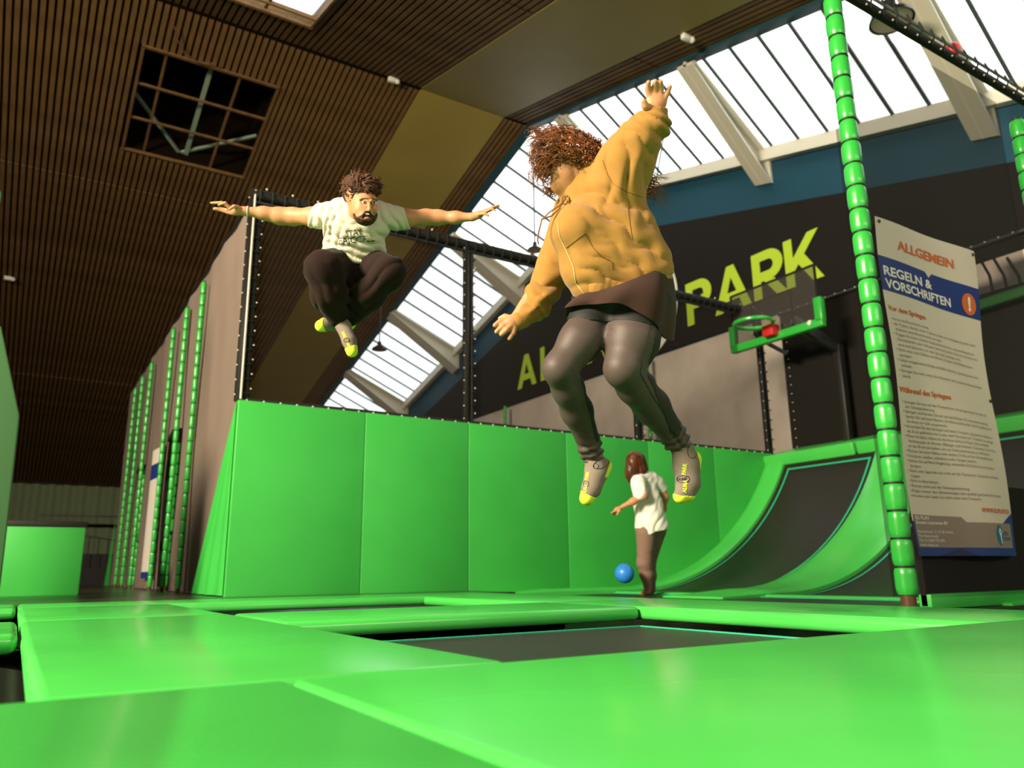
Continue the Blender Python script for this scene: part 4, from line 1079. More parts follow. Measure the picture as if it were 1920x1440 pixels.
    folds = [((1115, 400, 3.02), .11, (.45, .9, .2), 75, .008, .3), ((1185, 430, 3.0), .13, (.55, .83, 0), 62, .010, 1.0), ((1130, 520, 3.0), .10, (.2, .97, 0), 95, .009, 0), ((1215, 495, 3.0), .11, (.45, .9, 0), 85, .009, 2),
             ((1180, 325, 3.0), .12, (.95, -.1, 0), 70, .011, .5), ((1035, 535, 3.2), .10, (-.5, -.86, 0), 80, .010, 0), ((1205, 260, 2.96), .08, (.6, .8, .1), 95, .009, 1.2), ((1003, 578, 3.2), .07, (-.75, -.65, 0), 130, .009, 0),
             ((1080, 470, 3.0), .09, (.8, .6, 0), 60, .004, 1), ((1226, 228, 2.95), .06, (.2, 1, 0), 120, .005, 0)]
    # the right sleeve ends at the wrist, the hem band hangs below a clipped edge
    Vh, Fh = sdf_mesh(tor + cl + slL + slR + cuff, .0056, folds, smooth=1)
    hd = skin_obj('hoodie', Vh, Fh, MUST, body, org); T = bvh(Vh, Fh)
    # ribbed hem band
    band = [cone((1146, 470, 3.10, 81), (1170, 550, 3.10, 84), .05, .76), ell((1118, 540, 3.05), (34, 40, 46), (0, 0, 0), .05), ell((1212, 515, 3.10), (45, 44, 54), (0, 0, 0), .05),
            clip((1178, 549, 3.10), (.293, -.956, 0)), clip((1168, 518, 3.10), (-.293, .956, 0))]
    Vb, Fb = sdf_mesh(band, .006, [((1176, 545, 3.0), .25, (.956, -.293, 0), 260, .0012, 0)], smooth=1)
    skin_obj('hem_band', Vb, Fb, MUST, hd, None)
    seam(T, [(1045, 418), (1050, 445), (1062, 470), (1075, 500), (1080, 530), (1096, 552), (1108, 566)], .0022, ZIPM, 'zip', hd, org)
    seam(T, [(1062, 465), (1097, 437), (1110, 462), (1126, 480), (1147, 491), (1148, 505)], .0014, MUSTD, 'pocket_seam', hd, org)
    seam(T, [(1176, 372), (1178, 400), (1186, 448)], .0012, MUSTD, 'side_seam', hd, org)
    seam(T, [(1130, 300), (1140, 330), (1150, 345), (1172, 358), (1205, 370)], .0008, MUSTD, 'sleeve_seam', hd, org)
    for pp in ([(1064, 367, 3.07), (1050, 385, 3.0), (1030, 398, 2.98), (1016, 412, 2.98), (1010, 435, 2.99), (1008, 450, 3.0), (1010, 458, 3.0)],
               [(1061, 370, 3.07), (1048, 392, 3.01), (1034, 405, 2.99), (1022, 409, 2.98), (1014, 412, 2.98)]):
        local_obj('drawstring', MB().tube([pt(*q) for q in pp], .0032, 6), CORD, hd, org)
    g = MB(); c_ = pt(1059, 376, 3.05)
    g.tube([c_ + CR * (.012 * math.cos(t * .5236)) + CU * (.016 * math.sin(t * .5236)) for t in range(13)], .003, 6); local_obj('eyelet', g, GOLD, hd, org)
    for ch in hd.children: pass
    # ---- skirt
    top = [(1098, 546, 3.00), (1140, 540, 2.95), (1190, 522, 2.94), (1236, 504, 2.98), (1257, 498, 3.10), (1246, 510, 3.24), (1190, 530, 3.28), (1130, 550, 3.24), (1100, 552, 3.12)]
    bot = [(1060, 577, 3.02), (1110, 571, 2.93), (1172, 571, 2.88), (1232, 612, 2.93), (1258, 640, 3.05), (1260, 615, 3.24), (1200, 612, 3.33), (1120, 606, 3.31), (1066, 592, 3.18)]
    def ring(Q, u):
        n_ = len(Q); x = u * n_; i = int(x) % n_; t = x - int(x)
        p = [np.array(L(*Q[(i + j) % n_])) for j in (-1, 0, 1, 2)]
        return .5 * ((2 * p[1]) + (-p[0] + p[2]) * t + (2 * p[0] - 5 * p[1] + 4 * p[2] - p[3]) * t * t + (-p[0] + 3 * p[1] - 3 * p[2] + p[3]) * t ** 3)
    g = MB()
    def sk(u, v, ins=0.0):
        a, b = ring(top, u % 1.0), ring(bot, u % 1.0); c_ = (ring(top, (u + .5) % 1) + a) / 2
        p = a + (b - a) * v; bul = math.sin(v * math.pi) * .018 + .010 * v * math.sin(u * 6.283 * 7 + .6)
        dr = p - (c_ + (b - a) * v); dr = dr / (np.linalg.norm(dr) + 1e-9)
        return LW(p + dr * (bul - ins))
    g.grid(lambda u, v: sk(u, v), 96, 16); g.grid(lambda u, v: sk(u, v, .004), 96, 16)
    g.grid(lambda u, v: sk(u, 1.0, .004 * v), 96, 1)
    local_obj('skirt', g, SKIRT, body, org)
    # ---- leggings
    wr = (.0035, 4.5, 1.5)
    lg = chain(lR[:6], .03) + [cone(lR[5], lR[6], .012, None, (.0045, 3.0, 1.2)), ell((1106, 838, 3.23), (25, 8, 22), (0, 0, 22), .010), ell((1110, 851, 3.25), (24, 7, 21), (0, 0, 18), .008)] + \
         chain(lL[:6], .03) + [cone(lL[5], lL[6], .012, None, (.005, 3.0, 1.2)), ell((1263, 816, 3.25), (28, 9, 24), (0, 0, 35), .010), ell((1270, 829, 3.26), (27, 8, 23), (0, 0, 30), .008)]
    lg += [cone((1128, 560, 3.10, 52), (1195, 560, 3.08, 60), .05)]
    lf = [((1062, 705, 3.0), .06, (.6, .8, 0), 90, .004, 0), ((1205, 690, 3.0), .05, (.2, 1, 0), 110, .005, 0), ((1108, 845, 3.2), .06, (.3, .95, 0), 140, .005, 0), ((1272, 830, 3.2), .06, (.6, .8, 0), 140, .005, 0), ((1140, 600, 3.0), .08, (.4, .9, 0), 70, .003, 1)]
    Vl, Fl = sdf_mesh(lg + [clip((1114, 861, 3.25), (.25, -1, 0)) if False else clip((1100, 1200, 3.2), (0, -1, 0))], .0055, lf)
    lo_ = skin_obj('leggings', Vl, Fl, LEG, body, org); TL = bvh(Vl, Fl)
    seam(TL, [(1222, 600), (1206, 660), (1200, 700), (1222, 740), (1250, 785), (1266, 812)], .0013, INK, 'side_seam', lo_, org)
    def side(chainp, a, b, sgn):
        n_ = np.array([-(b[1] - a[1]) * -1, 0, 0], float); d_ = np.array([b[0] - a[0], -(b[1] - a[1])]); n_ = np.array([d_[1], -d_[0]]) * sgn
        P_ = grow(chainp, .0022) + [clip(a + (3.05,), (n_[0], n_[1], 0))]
        V_, F_ = sdf_mesh(P_, .0055, lf); skin_obj('side_panel_and_shade', V_, F_, LEGD, lo_)
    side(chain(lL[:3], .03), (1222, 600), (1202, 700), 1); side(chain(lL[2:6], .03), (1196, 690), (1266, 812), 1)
    side(chain(lR[:3], .03), (1146, 610), (1080, 712), 1); side(chain(lR[2:6], .03), (1082, 700), (1126, 840), 1)  # lR thigh panel: inner-thigh shadow laid on as dark cloth
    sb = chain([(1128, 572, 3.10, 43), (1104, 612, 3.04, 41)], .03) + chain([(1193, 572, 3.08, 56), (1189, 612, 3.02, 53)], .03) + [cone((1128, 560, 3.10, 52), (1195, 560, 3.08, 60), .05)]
    Vq, Fq = sdf_mesh(grow(sb, .005) + [clip((1140, 606, 3.0), (-.10, -1, 0))], .0055); skin_obj('skirt_shade', Vq, Fq, INK, body, org)  # black shell added for the shadow under the skirt
    # ---- socks
    for nm, ff, toe, toe_n, heel, heel_n in (('sock', fR, (1104, 926, 3.19), (-.45, -1, 0), (1137, 876, 3.27), (1, -.5, 0)), ('sock', fL, (1284, 927, 3.2), (-.12, -1, 0), (1304, 862, 3.29), (1, .1, 0))):
        Vs, Fs = sdf_mesh(grow(ff, .001), .0045, [(toe[:2] + (3.2,), .2, (.2, 1, 0), 160, .0008, 0)])
        so = skin_obj(nm, Vs, Fs, SOCK, body, org); TS = bvh(Vs, Fs)
        Vt, Ft = sdf_mesh(grow(ff, .0032) + [clip(toe, tuple(-np.array(toe_n)))], .0045); skin_obj('toe_cap', Vt, Ft, NEON, so)
        Vt, Ft = sdf_mesh(grow(ff[:2] + ff[-1:], .0032) + [clip(heel, tuple(-np.array(heel_n))), clip((heel[0], heel[1] + 17, heel[2]), (.0, -1, 0)), clip((heel[0], heel[1] - 16, heel[2]), (.0, 1, 0))], .0045); skin_obj('heel_cap', Vt, Ft, NEON, so)
        O0 = org
        if ff is fL:
            decal_text(TS, 'ALMA', 1284, 912, 11, 84, NEON, 'print', so, O0, xs=.8); decal_text(TS, 'PARK', 1283, 880, 11, 84, NEON, 'print', so, O0, xs=.8)
            decal_text(TS, 'DUMP', 1279, 898.5, 6.5, 2, INK, 'print', so, O0, xs=1.0)
            el = [(1281 + 12 * math.cos(t * .2618), 898.5 + 6.5 * math.sin(t * .2618)) for t in range(25)]; seam(TS, el, .0011, INK, 'logo_ring', so, O0, sub=1)
            el = [(1289 + 3.5 * math.cos(t * .2618), 898.5 + 5.5 * math.sin(t * .2618)) for t in range(25)]; seam(TS, el, .0009, INK, 'logo_ring', so, O0, sub=1)
            for cx, cy, rx, ry in ((1298, 846, 9, 13),): 
                el = [(cx + rx * math.cos(t * .2618), cy + ry * math.sin(t * .2618)) for t in range(25)]; seam(TS, el, .0010, INK, 'logo_ring', so, O0, sub=1)
        else:
            decal_text(TS, 'ALMA', 1097, 918, 9, 76, NEON, 'print', so, O0, xs=.8); decal_text(TS, 'PARK', 1101, 893, 9, 80, NEON, 'print', so, O0, xs=.8)
            el = [(1099 + 5 * math.cos(t * .2618), 907 + 6 * math.sin(t * .2618)) for t in range(25)]; seam(TS, el, .0010, INK, 'logo_ring', so, O0, sub=1)
            el = [(1128 + 15 * math.cos(t * .2618), 869 - 5 * math.cos(t * .2618) + 9 * math.sin(t * .2618)) for t in range(25)]; seam(TS, el, .0011, INK, 'logo_ring', so, O0, sub=1)
            el = [(1117 + 5 * math.cos(t * .2618), 874 + 5 * math.sin(t * .2618)) for t in range(25)]; seam(TS, el, .0010, INK, 'logo_ring', so, O0, sub=1)
    # ---- hair
    rr = random.Random(11)
    cap = [ell((1076, 286, 3.15), (38, 38, 41), (0, 0, 15), .02), ell((1112, 300, 3.16), (36, 30, 36), (0, 0, -25), .03), ell((1044, 284, 3.16), (36, 28, 34), (0, 0, 20), .03)]
    Vc, Fcp = sdf_mesh(cap, .007, [((1075, 285, 3.1), .2, (.5, .8, .3), 130, .006, 0), ((1075, 285, 3.1), .2, (.9, -.3, .3), 170, .005, 1)])
    hair = skin_obj('hair', Vc, Fcp, mat('dark_auburn_hair', (0.050, 0.014, 0.006), rough=.6, spec=.3, col2=(0.12, 0.036, 0.012), vscale=40), body, org)
    g = MB()
    for i in range(900):
        a = rr.uniform(0, 6.283); rad = math.sqrt(rr.random())
        rx, ry = 1082 + 56 * rad * math.cos(a), 284 + 37 * rad * math.sin(a) + max(0, math.cos(a)) * rad * 14
        zz = 3.14 - .085 * math.sqrt(max(0, 1 - rad * rad)) * (1 if rr.random() < .78 else -1)
        ln = rr.uniform(22, 85) * (1.25 if ry < 300 else 1)
        dx = -ln * rr.uniform(.55, 1.0); dy = rr.uniform(-.35, .42) * ln + (ry - 286) * .25
        if rx > 1095: dx *= rr.uniform(-.1, .8); dy = rr.uniform(-.2, .5) * ln * .6
        ex, ey = max(rx + dx, 986 + rr.random() * 14), min(max(ry + dy, 240 + rr.random() * 10), 372)
        mx_, my_ = rx + dx * .45, ry + dy * .3 - rr.uniform(0, 14)
        strand(g, pt(rx, ry, zz), [pt(mx_, my_, zz - rr.uniform(0, .03)), pt(ex, ey, zz + rr.uniform(-.02, .05))], rr.uniform(.0014, .0034), rr.uniform(.005, .015), rr.uniform(1.0, 3.4), i, 4, 18)
    for i in range(60):        # longer wisps in front of the face
        rx, ry = rr.uniform(1020, 1065), rr.uniform(280, 312); zz = rr.uniform(3.05, 3.2)
        ex, ey = rr.uniform(992, 1052), rr.uniform(315, 372)
        strand(g, pt(rx, ry, zz), [pt(rx - 28, ry + 22, zz), pt((rx + ex) / 2 - 14, (ry + ey) / 2 + 10, zz), pt(ex, ey, zz)], rr.uniform(.0014, .0028), rr.uniform(.008, .016), rr.uniform(1.5, 3), 1000 + i, 4, 22)
    for i in range(46):        # locks at jaw height swept back to the left
        rx, ry = rr.uniform(1052, 1072), rr.uniform(352, 366); zz = 3.17
        strand(g, pt(rx, ry, zz), [pt(rx - 25, ry + rr.uniform(-8, 8), zz), pt(rr.uniform(1006, 1030), rr.uniform(350, 372), zz)], rr.uniform(.0014, .0026), rr.uniform(.004, .01), rr.uniform(1, 2.5), 2000 + i, 4, 14)
    for i in range(80):        # hair blown out behind the raised arm
        rx, ry = rr.uniform(1195, 1212), rr.uniform(325, 372); zz = rr.uniform(3.14, 3.24)
        ex, ey = rr.uniform(1215, 1258), ry + rr.uniform(-12, 28)
        strand(g, pt(rx, ry, zz), [pt(rx + 16, ry - 8, zz), pt((rx + ex) / 2 + 10, (ry + ey) / 2 - 4, zz), pt(ex, ey + 4, zz)], rr.uniform(.0014, .0028), rr.uniform(.002, .006), rr.uniform(.5, 1.6), 3000 + i, 4, 12)
    for i in range(26):        # flyaways on top
        rx, ry = rr.uniform(1000, 1130), rr.uniform(250, 272); zz = 3.14
        strand(g, pt(rx, ry, zz), [pt(rx - 10, ry - 14, zz), pt(rx - rr.uniform(-12, 40), ry - rr.uniform(-5, 18), zz)], .0010, .006, 2, 4000 + i, 3, 14)
    local_obj('curls', g, HAIRA, hair, org)['kind'] = 'stuff'
    return body
woman_hoodie()

# ================================================================== jumping man
def man():
    org = pt(665, 500, 4.3); ORG[0] = org
    zf = 4.05
    headp = [ell((677, 361, 4.11), (31, 33, 36), (0, 0, 0), .02), ell((684, 386, 4.05), (24, 29, 26), (0, 0, -4), .03), ell((685, 407, 4.02), (17, 14, 17), (0, 0, 0), .03),
             cone((692, 380, 3.982, 2.8), (692.5, 393, 3.955, 4.4), .010), ell((688.5, 394, 3.965), (3, 2.6, 4), (0, 0, 0), .006), ell((696, 394, 3.965), (3, 2.6, 4), (0, 0, 0), .006),
             ell((674, 393, 4.0), (9, 8, 8), (0, 0, 0), .015), ell((701, 393, 4.005), (7, 8, 8), (0, 0, 0), .015), cone((677, 375, 3.985, 3.2), (689, 376, 3.975, 3), .010), cone((696, 376, 3.975, 3), (705, 375, 3.99, 3), .008),
             ell((655, 371, 4.12), (4, 9, 6), (0, 20, 10), .006), ell((687, 412, 3.975), (8, 3, 5), (0, 0, 0), .010),
             ell((682.5, 380.5, 3.972), (6, 4, 5), (0, 0, 0), .006, '-'), ell((701, 381, 3.975), (5, 4, 5), (0, 0, 0), .006, '-'), ell((688, 405.8, 3.965), (9.6, 6.4, 13), (0, 0, 8), .004, '-')]
    neck = [cone((673, 395, 4.13, 19), (668, 412, 4.22, 22), .03)]
    tor = [cone((668, 425, 4.24, 50), (664, 480, 4.33, 50), .05, .68), cone((664, 480, 4.33, 50), (665, 505, 4.40, 50), .04, .8)]
    aL = chain([(628, 405, 4.27, 19), (585, 406, 4.33, 16), (548, 406, 4.38, 15.5), (524, 405, 4.38, 15), (495, 400, 4.36, 11.5), (459, 396, 4.33, 8)], .03)
    aR = chain([(715, 407, 4.27, 19), (762, 409, 4.32, 15.5), (800, 407, 4.36, 13.5), (822, 408, 4.36, 13), (855, 408, 4.34, 10.5), (886, 407, 4.32, 7.5)], .03)
    hz = 4.32
    hL = [ell((438, 394, hz), (13, 9.5, 5), (0, 0, 12), .010), cone((459, 396, 4.33, 8), (442, 395, hz, 8.5), .012)] + finger([(430, 388, hz, 3.6), (416, 380, hz - .01, 3.1), (396, 380.5, hz - .01, 2.5)]) + \
        finger([(431, 390, hz - .015, 3.6), (422, 380.5, hz - .03, 3.1), (410, 384.5, hz - .035, 2.4)]) + finger([(428, 395, hz + .01, 3.5), (414, 390, hz + .015, 3.0), (402, 391, hz + .015, 2.4)]) + finger([(429, 399, hz + .015, 3.3), (416, 394.5, hz + .02, 2.9), (401, 392.5, hz + .02, 2.2)]) + \
        finger([(447, 389, hz - .02, 4.2), (439, 387, hz - .04, 3.6), (431, 392, hz - .05, 2.8)])
    hR = [ell((898, 403, 4.31), (11, 7, 4.5), (0, 0, 22), .010), cone((886, 407, 4.32, 7.5), (897, 403, 4.31, 7), .012)] + finger([(903, 397, 4.31, 3.2), (918, 391, 4.31, 2.8), (935, 384.5, 4.31, 2.2)]) + \
        finger([(905, 399, 4.32, 3.2), (920, 391.5, 4.33, 2.8), (936, 386.5, 4.33, 2.1)]) + finger([(906, 400, 4.30, 3.1), (922, 391, 4.285, 2.8), (929, 395.5, 4.28, 2.0)]) + finger([(904, 402, 4.33, 3), (918, 395, 4.345, 2.5), (930, 390, 4.35, 2)]) + \
        finger([(899, 401, 4.29, 3.8), (909, 400.5, 4.275, 3.2), (916, 404.5, 4.27, 2.4)])
    thL = [(648, 496, 4.42, 30), (606, 505, 4.07, 26)]; shL = [(606, 506, 4.07, 26), (618, 554, 4.11, 22), (634, 600, 4.18, 13)]
    thR = [(686, 496, 4.42, 30), (731, 511, 4.11, 22)]; shR = [(731, 512, 4.11, 22), (694, 552, 4.18, 20), (652, 598, 4.27, 13)]
    legs = chain(thL, .03) + chain(shL, .03) + chain(thR, .03) + chain(shR, .03)
    fA = [cone((636, 602, 4.18, 12), (644, 612, 4.17, 13), .015), cone((644, 612, 4.17, 13), (655, 640, 4.12, 12.5), .015), cone((655, 640, 4.12, 12.5), (660, 659, 4.10, 9.5), .012)]
    fB = [cone((652, 600, 4.27, 13), (640, 608, 4.24, 13), .015), cone((640, 608, 4.24, 13), (612, 608, 4.19, 11.5), .015), cone((612, 608, 4.19, 11.5), (602, 611, 4.17, 10), .012), ell((656, 608, 4.28), (9, 9, 9), (0, 0, 0), .02)]
    V, Fc = sdf_mesh([q for q in headp if q.op == '+'] + neck + tor + aL + aR + hL + hR + grow(legs, -.008) + grow(fA + fB, -.004) + [q for q in headp if q.op == '-'], .0048, smooth=1)
    body = skin_obj('person', V, Fc, SKIN, None, org); body.location = org
    tag(body, 'person in cream T-shirt and dark sweatpants jumping cross-legged with arms spread wide', 'person')
    TB = bvh(V, Fc); O0 = org
    # eyes, brows, mouth
    for (ex, ey, ez) in ((682.5, 380, 3.985), (701, 380.5, 3.992)):
        c_ = pt(ex, ey, ez); e = local_obj('eye', MB().sphere((0, 0, 0), .0115, 14, 9), EYEW, body, org - org); e.location = c_ - org; e.scale = (1, 1, .62)
        p_ = local_obj('pupil', MB().sphere((0, 0, 0), .0068, 12, 8), EYEB, e, Vector((0, 0, 0))); p_.location = -CF * .0066 + CR * .0028 - CU * .001
    seam(TB, [(674.5, 375), (680, 372.6), (689, 373.2)], .0052, HAIRB, 'eyebrow', body, org, .0); seam(TB, [(696.5, 373.4), (703, 373), (707, 375.5)], .0048, HAIRB, 'eyebrow', body, org, .0)
    Vm, Fm = sdf_mesh([ell((688, 405.5, 3.99), (8.5, 6, 6), (0, 0, 8), .0)], .003); skin_obj('mouth_cavity', Vm, Fm, mat('mouth_dark', (.03, .006, .005), rough=.6), body, org)
    Vm, Fm = sdf_mesh([ell((687.5, 409.5, 3.972), (6.2, 2.4, 3), (0, 0, 6), .0)], .0025); skin_obj('tongue', Vm, Fm, LIP, body, org)
    Vm, Fm = sdf_mesh([cone((684, 401.2, 3.972, 1.1), (692, 401.4, 3.972, 1.1), .0)], .002); skin_obj('teeth', Vm, Fm, EYEW, body, org)
    # beard: a thin layer over jaw and upper lip, open at the mouth
    bd_ = grow([ell((685, 396, 4.045), (22, 22, 22), (0, 0, -4), .03), ell((685, 407, 4.02), (17, 14, 17), (0, 0, 0), .03), ell((687, 412, 3.975), (8, 3, 5), (0, 0, 0), .010)], .004)
    bd_ += [clip((685, 397.5, 4.0), (-.05, 1, 0)), ell((673, 397, 3.98), (11, 8, 14), (0, 0, 25), .006, '-'), ell((703, 398, 3.985), (8, 7, 14), (0, 0, -25), .006, '-'), ell((688, 405.6, 3.955), (9.6, 6.0, 20), (0, 0, 8), .004, '-')]
    Vd, Fd_ = sdf_mesh(bd_, .004, [((685, 407, 4.0), .1, (.3, 1, 0), 420, .0016, 0)]); skin_obj('beard', Vd, Fd_, HAIRB, body, org)
    # hair: wavy clumps over a cap
    rr = random.Random(5)
    hp = [ell((677, 353, 4.125), (34, 30, 40), (0, 0, 0), .02), ell((664, 362, 4.15), (22, 24, 30), (0, 0, 0), .02)]
    for i in range(120):
        a = rr.uniform(0, 6.283); rd = math.sqrt(rr.random()); x, y = 678 + 34 * rd * math.cos(a), 351 + 26 * rd * math.sin(a)
        if y > 366 and x > 668: y = rr.uniform(340, 362)
        z_ = 4.125 - .11 * math.sqrt(max(0, 1 - rd * rd)) * 1.0
        dx, dy = rr.uniform(-9, 12), rr.uniform(-6, 9)
        hp.append(cone((x, y, z_, rr.uniform(4, 6.5)), (x + dx, y + dy, z_ - rr.uniform(0, .015), rr.uniform(1.8, 3.4)), .007))
    hp += [ell((690, 387, 3.985), (17, 20, 30), (0, 0, 0), .008, '-')]
    Vh, Fh = sdf_mesh(hp, .0045, [((677, 350, 4.1), .15, (.8, .5, .2), 300, .0022, 0), ((677, 350, 4.1), .15, (-.4, .8, .2), 260, .0022, 1)], smooth=1)
    hair = skin_obj('hair', Vh, Fh, HAIRB, body, org)
    g = MB()
    for i in range(170):
        a = rr.uniform(0, 6.283); rd = math.sqrt(rr.random()); x, y = 677 + 33 * rd * math.cos(a), 351 + 26 * rd * math.sin(a)
        if y > 364 and x > 672: continue
        z_ = 4.12 - .125 * math.sqrt(max(0, 1 - rd * rd))
        ln = rr.uniform(10, 20); an = a + 1.1 + rr.uniform(-.7, .7)
        strand(g, pt(x, y, z_), [pt(x + ln * .5 * math.cos(an), y + ln * .5 * math.sin(an) - 3, z_ - .008), pt(x + ln * math.cos(an), y + ln * .8 * math.sin(an), z_)], rr.uniform(.0045, .008), rr.uniform(.001, .003), rr.uniform(.3, .8), i, 6, 9)
    local_obj('wavy_locks', g, HAIRB, hair, O0)['kind'] = 'stuff'
    # T-shirt
    ts = [cone((668, 420, 4.23, 55), (664, 478, 4.33, 57), .05, .70), cone((664, 478, 4.33, 57), (665, 500, 4.38, 50), .03, .75), cone((628, 404, 4.27, 27), (586, 406, 4.33, 21.5), .04), cone((718, 407, 4.27, 27), (764, 411, 4.32, 19.5), .04),
          cone((640, 398, 4.25, 20), (705, 401, 4.25, 20), .04), ell((668, 390, 4.18), (15, 12, 26), (0, 0, 0), .01, '-'),
          clip((587, 406, 4.33), (-.92, .38, 0)), clip((764, 411, 4.32), (.96, .26, 0)), clip((664, 501, 4.3), (0, -1, -.1))]
    tf = [((612, 425, 4.2), .14, (.85, -.5, 0), 120, .009, 0), ((720, 428, 4.2), .13, (-.85, -.5, 0), 120, .008, 1), ((662, 480, 4.2), .17, (.12, 1, 0), 150, .009, 0), ((640, 405, 4.2), .09, (.9, .3, 0), 130, .009, 2), ((690, 440, 4.2), .08, (.2, 1, 0), 90, .003, 0), ((600, 405, 4.25), .07, (.9, .4, 0), 120, .004, 0)]
    Vt, Ft = sdf_mesh(ts, .006, tf, smooth=1); te = skin_obj('t_shirt', Vt, Ft, TEE, body, org); TT = bvh(Vt, Ft)
    decal_text(TT, 'STAY', 663, 436, 16, 8, INK, 'print', te, O0, bold=.0, xs=.85); decal_text(TT, 'FAJCCFLL', 668, 449, 17, 5, INK, 'print', te, O0, bold=.0, xs=.95)
    # sweatpants
    pn = [cone((648, 496, 4.42, 36), (606, 504, 4.06, 34), .05), cone((606, 505, 4.06, 34), (617, 552, 4.10, 32), .03), cone((617, 552, 4.10, 32), (632, 592, 4.17, 21), .03), cone((686, 496, 4.42, 36), (731, 510, 4.10, 29), .05),
          cone((731, 511, 4.10, 29), (694, 550, 4.17, 29), .03), cone((694, 550, 4.17, 29), (656, 590, 4.26, 22), .03), ell((667, 500, 4.40), (52, 26, 40), (0, 0, 0), .05), ell((668, 530, 4.28), (26, 30, 26), (0, 0, 0), .05)]
    pf = [((712, 525, 4.1), .16, (.50, -.86, 0), 85, .008, 0), ((615, 555, 4.1), .14, (.93, .3, 0), 80, .007, 0), ((668, 508, 4.3), .13, (.9, .4, 0), 90, .008, 1), ((660, 580, 4.2), .1, (.5, .8, 0), 100, .007, 0), ((606, 510, 4.05), .10, (.6, .8, 0), 80, .004, 2)]
    Vp, Fp = sdf_mesh(pn, .007, pf, smooth=1); skin_obj('sweatpants', Vp, Fp, PANTS, body, org)
    for ff, toe, tn, heel in ((fA, (657.5, 650, 4.11), (.35, -1, 0), None), (fB, (609, 609, 4.17), (-1, -.15, 0), ((660, 608, 4.28), (1, 0, 0)))):
        Vs, Fs = sdf_mesh(grow(ff, .002), .005); so = skin_obj('sock', Vs, Fs, SOCK, body, org); TS = bvh(Vs, Fs)
        Vq, Fq = sdf_mesh(grow(ff, .0045) + [clip(toe, tuple(-np.array(tn)))], .005); skin_obj('toe_cap', Vq, Fq, NEON, so)
        if heel: Vq, Fq = sdf_mesh(grow(ff, .0045) + [clip(heel[0], tuple(-np.array(heel[1])))], .005); skin_obj('heel_cap', Vq, Fq, NEON, so)
        if ff is fA:
            decal_text(TS, 'PARK', 645.5, 628, 6.5, -68, NEON, 'print', so, O0, bold=.05, xs=.75); decal_text(TS, 'ALMA', 654.5, 648, 6.5, -64, NEON, 'print', so, O0, bold=.05, xs=.75)
            seam(TS, [(650 + 5 * math.cos(t * .3142), 638 + 4 * math.sin(t * .3142)) for t in range(21)], .0016, INK, 'logo_ring', so, O0, sub=1)
    g = MB(); w0 = L(464, 396.5, 4.335); cc = LW(w0)
    ax_ = (LW(L(495, 400, 4.36)) - cc).normalized(); e1 = ax_.cross(CF).normalized(); e2 = ax_.cross(e1)
    g.tube([cc + (e1 * math.cos(t * .3142) + e2 * math.sin(t * .3142)) * .028 for t in range(21)], .004, 6); local_obj('bracelet', g, mat('pale_beads', (.5, .55, .35), rough=.5), body, org)
    return body
man()

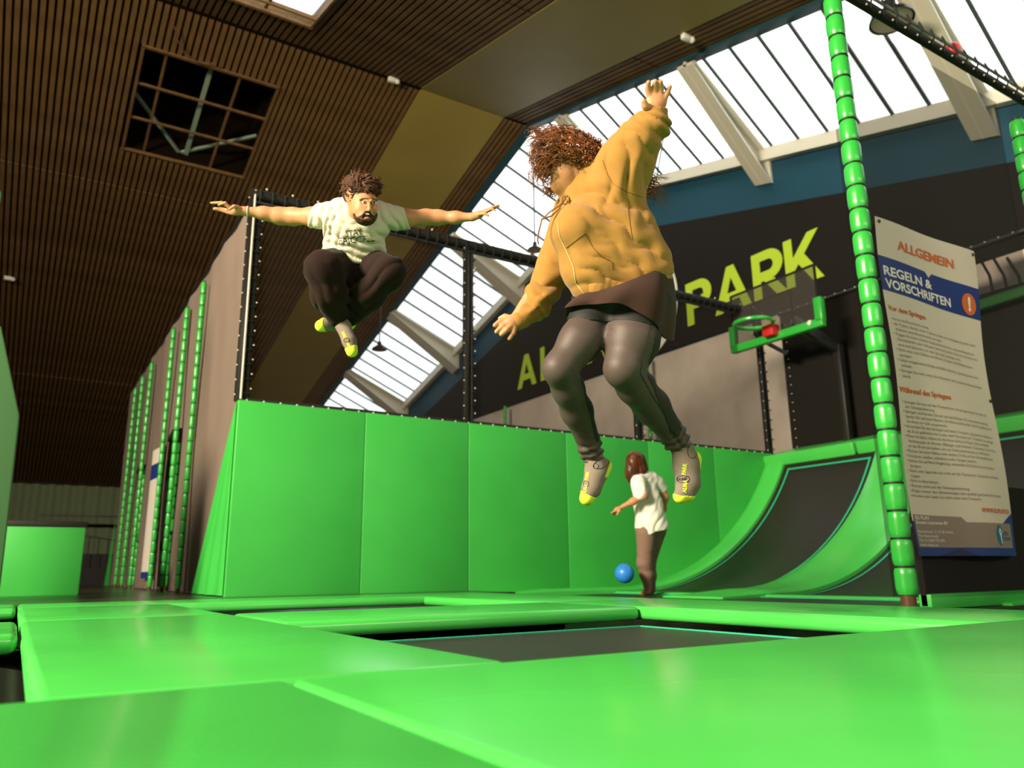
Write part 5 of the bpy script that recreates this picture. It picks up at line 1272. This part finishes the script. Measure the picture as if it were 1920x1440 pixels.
# ================================================================== person in white seen from behind
def back_person():
    Z = 8.9; org = pt(1218, 1113, Z); ORG[0] = org
    def c(*p): return [(x, y, Z + dz, r) for x, y, dz, r in p]
    hd = [ell((1190, 868, Z), (13, 17, 16), (0, 0, 12), .02), ell((1184, 878, Z - .0), (10, 12, 11), (0, 0, 0), .02), cone((1176, 874, Z + .03, 2), (1174.5, 878, Z + .03, 2.4), .01)]
    bodyp = [cone((1197, 885, Z, 8), (1205, 898, Z, 9), .04), cone((1208, 908, Z, 14), (1218, 950, Z, 13), .06, .65), cone((1218, 950, Z, 13), (1221, 995, Z, 17), .06, .7)]
    arm1 = chain(c((1196, 903, -.12, 8), (1207, 929, -.22, 7), (1187, 940, -.20, 6), (1167, 950, -.18, 4.2)), .04)
    hnd = [ell((1158, 955, Z - .18), (8, 5, 3), (0, 0, 28), .015)] + [cone((1154, 956 + i * 1.2, Z - .18 + .012 * i, 2), (1146.5 + i * 1.6, 962 + i * 1.3, Z - .17 + .012 * i, 1.5), .006) for i in range(4)] + [cone((1162, 957, Z - .2, 2.2), (1157, 965, Z - .21, 1.6), .006)]
    arm2 = chain(c((1236, 907, .10, 8), (1247, 932, .12, 6.5), (1244, 955, .10, 5), (1238, 966, .04, 4.5)), .04)
    hn2 = [ell((1236, 968, Z + .02), (5, 6, 4), (0, 0, 0), .01)] + [cone((1234 - i, 970, Z + .02 - .01 * i, 1.8), (1228 - i, 975 + i, Z + .0 - .01 * i, 1.4), .005) for i in range(4)] + [cone((1238, 968, Z + .03, 2), (1240, 976, Z + .03, 1.5), .005)]
    lg1 = c((1212, 1000, -.04, 19), (1208, 1055, -.05, 12.5), (1212, 1075, -.04, 11.5), (1216, 1107, -.03, 7))
    lg2 = c((1228, 998, .06, 19), (1216, 1055, .07, 12), (1218, 1078, .08, 11), (1222, 1106, .09, 7))
    ft = [cone((1216, 1107, Z - .03, 7), (1206, 1112, Z + .04, 5), .02), cone((1222, 1106, Z + .09, 7), (1213, 1111, Z + .16, 5), .02)]
    V, Fc = sdf_mesh(hd + bodyp + arm1 + hnd + arm2 + hn2 + grow(chain(lg1, .04) + chain(lg2, .04), -.016) + ft, .0075)
    body = skin_obj('person', V, Fc, SKIN, None, org); body.location = org
    tag(body, 'person in loose white T-shirt and brown trousers standing turned away by the blue ball', 'person')
    ts = [cone((1203, 900, Z, 19), (1216, 945, Z, 24), .06, .75), cone((1216, 945, Z, 24), (1222, 985, Z, 28), .06, .88), cone((1222, 985, Z, 28), (1223, 1012, Z, 30), .06, .95), cone((1196, 903, Z - .12, 13), (1200, 926, Z - .19, 13), .04), cone((1232, 905, Z + .09, 13), (1241, 915, Z + .11, 10), .04), cone((1200, 893, Z - .03, 12), (1222, 896, Z + .04, 12), .05),
          clip((1222, 994, Z), (.25, -1, 0)), clip((1203, 932, Z - .2), (.0, -1, 0)) if False else clip((1220, 1200, Z), (0, -1, 0))]
    tf = [((1215, 930, Z - .1), .2, (1, -.3, 0), 36, .014, 0), ((1215, 965, Z - .1), .25, (1, -.15, 0), 32, .016, 1.5), ((1200, 915, Z - .1), .12, (.7, .7, 0), 45, .008, 0)]
    Vt, Ft = sdf_mesh(ts, .010, tf); skin_obj('t_shirt', Vt, Ft, TEEW, body, org)
    pn = grow(chain(lg1, .05) + chain(lg2, .05), .004) + [cone((1212, 985, Z, 20), (1230, 985, Z + .03, 20), .06)]
    Vp, Fp = sdf_mesh(pn, .010, [((1214, 1050, Z), .2, (.1, 1, 0), 50, .004, 0)]); skin_obj('trousers', Vp, Fp, PANTB, body, org)
    rr = random.Random(2)
    hp = [ell((1192, 866, Z + .01), (19, 20, 22), (0, 0, 15), .03), ell((1199, 880, Z - .01), (15, 16, 18), (0, 0, -30), .03), ell((1183, 884, Z - .02), (12, 17, 14), (0, 0, -8), .03), cone((1180, 886, Z - .03, 8), (1181, 902, Z - .04, 4), .02)]
    Vh, Fh = sdf_mesh(hp, .008, [((1192, 875, Z), .25, (1, .25, .2), 130, .005, 0)]); hair = skin_obj('hair', Vh, Fh, HAIRC, body, org)
    g = MB()
    for i in range(150):
        t = rr.random(); x = 1172 + 44 * t; y0_ = 858 + abs(t - .45) * 10
        zz = Z - .11 * math.sin(math.pi * t) - .01
        strand(g, pt(x * .6 + 1192 * .4, y0_ - 6, zz), [pt(x, y0_ + 12, zz - .01), pt(x + rr.uniform(-2, 3), 880 + rr.uniform(0, 20) * (1.0 if x < 1195 else .7), zz)], rr.uniform(.004, .008), .003, 1, i, 4, 8)
    local_obj('straight_locks', g, HAIRC, hair, org)['kind'] = 'stuff'
back_person()

o = MB().sphere((0, 0, 0), .108, 32, 20).build('blue_ball', mat('blue_rubber', (.025, .22, .68), rough=.35, spec=.5)); o.location = pt(1171, 1075, 8.6)
tag(o, 'blue ball in the air beside the person in white', 'ball')
